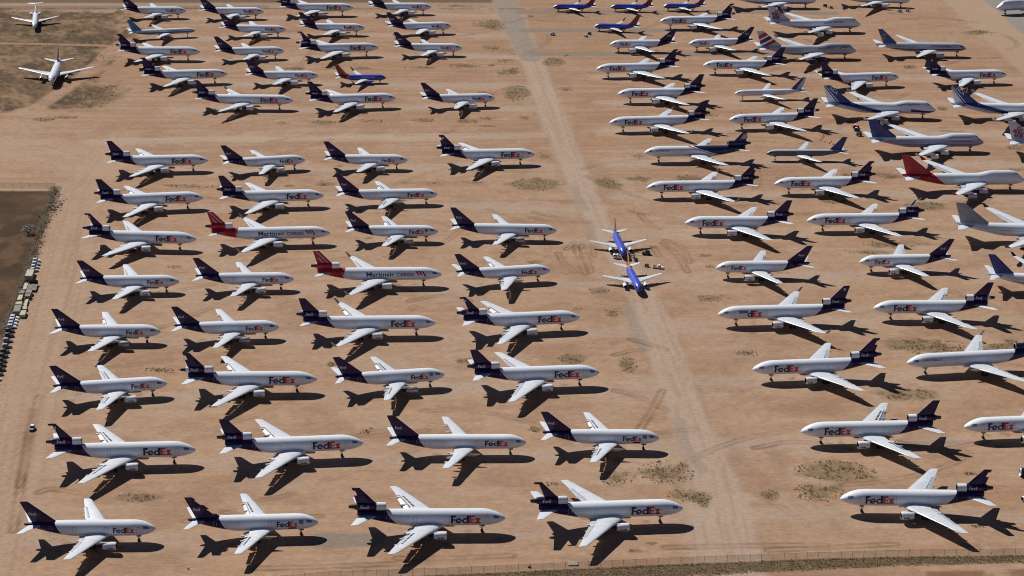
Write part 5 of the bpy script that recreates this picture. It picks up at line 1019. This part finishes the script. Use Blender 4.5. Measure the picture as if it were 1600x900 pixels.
cart('tug6', 10, 'grey', 'grey cart under the cut-off white airliner, nearer its wing', 1.3); cart('tug7', -10, 'grey', 'grey cart under the cut-off white airliner, nearer its nose', 1.3)
# crates, containers and stands along the left fence
BL = ['long beige container below four white-roofed cars', 'thin pale beam crate lying beside the flat trailer', 'square grey-brown crate below the thin pale beam', 'long pale crate in the inner file along the fence', 'short wide pale crate ending the long pale one', 'big grey-brown container above the lower car file', 'mauve crate below the flat trailer', 'grey-brown crate touching the mauve crate', 'narrow pale beam crate in the outer file of crates', 'small pale block ending the narrow beam crate', 'beige crate lowest in the outer file of crates']
tone = ['beige', 'wood', 'rust']
for k, (x, y, w, l, h, c) in enumerate(tg['boxes']):
    root = bpy.data.objects.new('storage_crate', None); COL.objects.link(root); root.location = (x, y, 0); root.rotation_euler = (0, 0, FD - math.pi / 2); tag(root, BL[k], 'container' if 'container' in BL[k] else 'crate', 'containers and crates along the left fence')
    mb = MB(); mb.box((0, 0, h / 2 + .15), (w, l, h)); 
    n = max(2, int(l / .9))
    for q in range(n): mb.box((0, -l / 2 + (q + .5) * l / n, h / 2 + .15), (w + .08, .07, h + .06))
    link('crate_body', mb.mesh('crate_body', [M[tone[c]]]), root); mb = MB(); [mb.box((q * w * .3, 0, .075), (.2, l * .96, .14)) for q in (-1, 1)]; link('skid', mb.mesh('skid', [M['gear']]), root)
root = bpy.data.objects.new('flat_trailer', None); COL.objects.link(root); root.location = (tg['flat'][0], tg['flat'][1], 0); root.rotation_euler = (0, 0, FD - math.pi / 2); tag(root, 'flat slatted grey trailer with dark headboard by the left fence', 'trailer')
mb = MB(); [mb.box((-1.9 + .55 * k, 0, .95), (.42, 9, .1)) for k in range(8)]; mb.box((0, 0, .82), (4.1, 8.6, .12)); link('deck', mb.mesh('deck', [M['wood']]), root)
mb = MB(); mb.box((0, 4.55, 1.7), (4.2, .15, 1.6)); link('headboard', mb.mesh('headboard', [M['black']]), root)
for x in (-1.6, 1.6):
    for y in (-3, -1.9): mb = MB(); mb.tube((x - .15, y, .42), (x + .15, y, .42), .42, n=12); link('wheel', mb.mesh('wheel', [M['tyre']]), root)
# rubble and litter by the fence corner: nobody could count it
mb = MB(); rr = random.Random(3); x0, y0 = tg['rubble']
for _ in range(110):
    s = rr.uniform(.15, .8); mb.box((x0 + rr.gauss(0, 2.2) , y0 + rr.gauss(0, 6.5), s * .3), (s, s * rr.uniform(.4, 1.6), s * .6), rr.choice((0, 0, 1, 2)), rr.uniform(0, 3), rr.uniform(.6, 1))
kind(link('rubble', mb.mesh('rubble', [M['conc'], M['charcoal'], M['wood']])), 'stuff')
# loose pieces
gadget('concrete_slab', 'slab', 2, 'pale concrete slab on the sand close to the bottom fence', 'slab', [('slab_top', lambda mb: mb.box((0, 0, .2), (3.4, 2.4, .4), 0, 0, .97), ['conc']), ('hatch_cover', lambda mb: mb.box((.4, 0, .45), (1.0, .9, .1)), ['beige'])])
mb = MB()
for k in range(16): a, b_ = 2 * math.pi * k / 16, 2 * math.pi * (k + 1) / 16; mb.tube((.42 * math.cos(a), .42 * math.sin(a), .18), (.42 * math.cos(b_), .42 * math.sin(b_), .18), .17, .17, 8)
tag(link('loose_tyre', mb.mesh('loose_tyre', [M['tyre']]), None, (tg['tyre'][0], tg['tyre'][1], 0)), 'black tyre lying on the sand near the bottom fence', 'tyre')
gadget('marker_post', 'cone', 0, 'tiny white marker post on the sand below the second front-row jet', 'marker', [('post', lambda mb: mb.tube((0, 0, 0), (0, 0, .9), .16, .12, 10), ['white']), ('base', lambda mb: mb.box((0, 0, .06), (.7, .7, .12)), ['dark'])])
gadget('engine_pod', 'pod', 0, 'dark engine pod with pale rim on the sand at the right edge', 'engine', [('cowl', lambda mb: mb.lathe([(-1.6, 1.25, 1), (-2.0, 1.45, 1), (-1.7, 1.6, 0), (0, 1.7, 0), (2.2, 1.5, 0), (3.4, 1.1, 0)], (0, 1.75), 20, cap=(True, True)), ['navy', 'slat']), ('stand', lambda mb: (mb.box((-.6, 0, .25), (.4, 2.6, .5)), mb.box((1.6, 0, .25), (.4, 2.6, .5))), ['gear'])])
gadget('engine_cowl', 'cowl', 20, 'loose white engine cowl on the sand below the dark engine pod', 'cowl', [('cowl_shell', lambda mb: mb.lathe([(-.6, .55, 1), (-.9, .8, 0), (-.5, 1.0, 0), (1.2, .95, 0), (2.0, .7, 0)], (0, 1.05), 16, cap=(True, True)), ['white', 'dark']), ('chock', lambda mb: (mb.box((0, .6, .12), (.8, .3, .24)), mb.box((0, -.6, .12), (.8, .3, .24))), ['wood'])])
for k, (x, y) in enumerate(tg['redcones']):
    mb = MB(); mb.tube((0, 0, .08), (0, 0, .95), .36, .08, 10); mb.box((0, 0, .04), (.9, .9, .08)); CACHE.setdefault('cone', mb.mesh('traffic_cone', [M['brightred']])); tag(link('traffic_cone', CACHE['cone'], None, (x, y, 0)), 'red marker cone on the sand above the navy-finned grey airliner', 'cone', 'red cones scattered before the grey slender airliner')
# the bare shrub in the dark field
root = bpy.data.objects.new('bare_shrub', None); COL.objects.link(root); root.location = (tg['bush'][0], tg['bush'][1], 0); tag(root, 'dark bare shrub in the ploughed field at left', 'shrub')
mb = MB(); rr = random.Random(5); tips = []
for k in range(11):
    a = rr.uniform(0, 6.28); l = rr.uniform(2.0, 4.2); e = Vector((math.cos(a) * l * .6, math.sin(a) * l * .6, l)); mb.tube((0, 0, 0), e, .09, .03, 5); tips.append(e)
    for _ in range(4): f = e * rr.uniform(.4, 1) ; q = f + Vector((rr.gauss(0, .8), rr.gauss(0, .8), rr.uniform(.2, 1.0))); mb.tube(f, q, .035, .012, 4); tips.append(q)
link('branches', mb.mesh('branches', [M['gear']]), root); mb = MB()
for e in tips:
    for _ in range(9):
        c = e + Vector((rr.gauss(0, .45), rr.gauss(0, .45), rr.gauss(0, .35))); a = rr.uniform(0, 6.28); d = Vector((math.cos(a), math.sin(a), rr.uniform(-.5, .5))) * .22; n = Vector((-d.y, d.x, .1)); mb.add([c - d, c + n * .6, c + d, c - n * .6], [(0, 1, 2, 3)])
link('leaves', mb.mesh('leaves', [M['green']], fix=False), root)
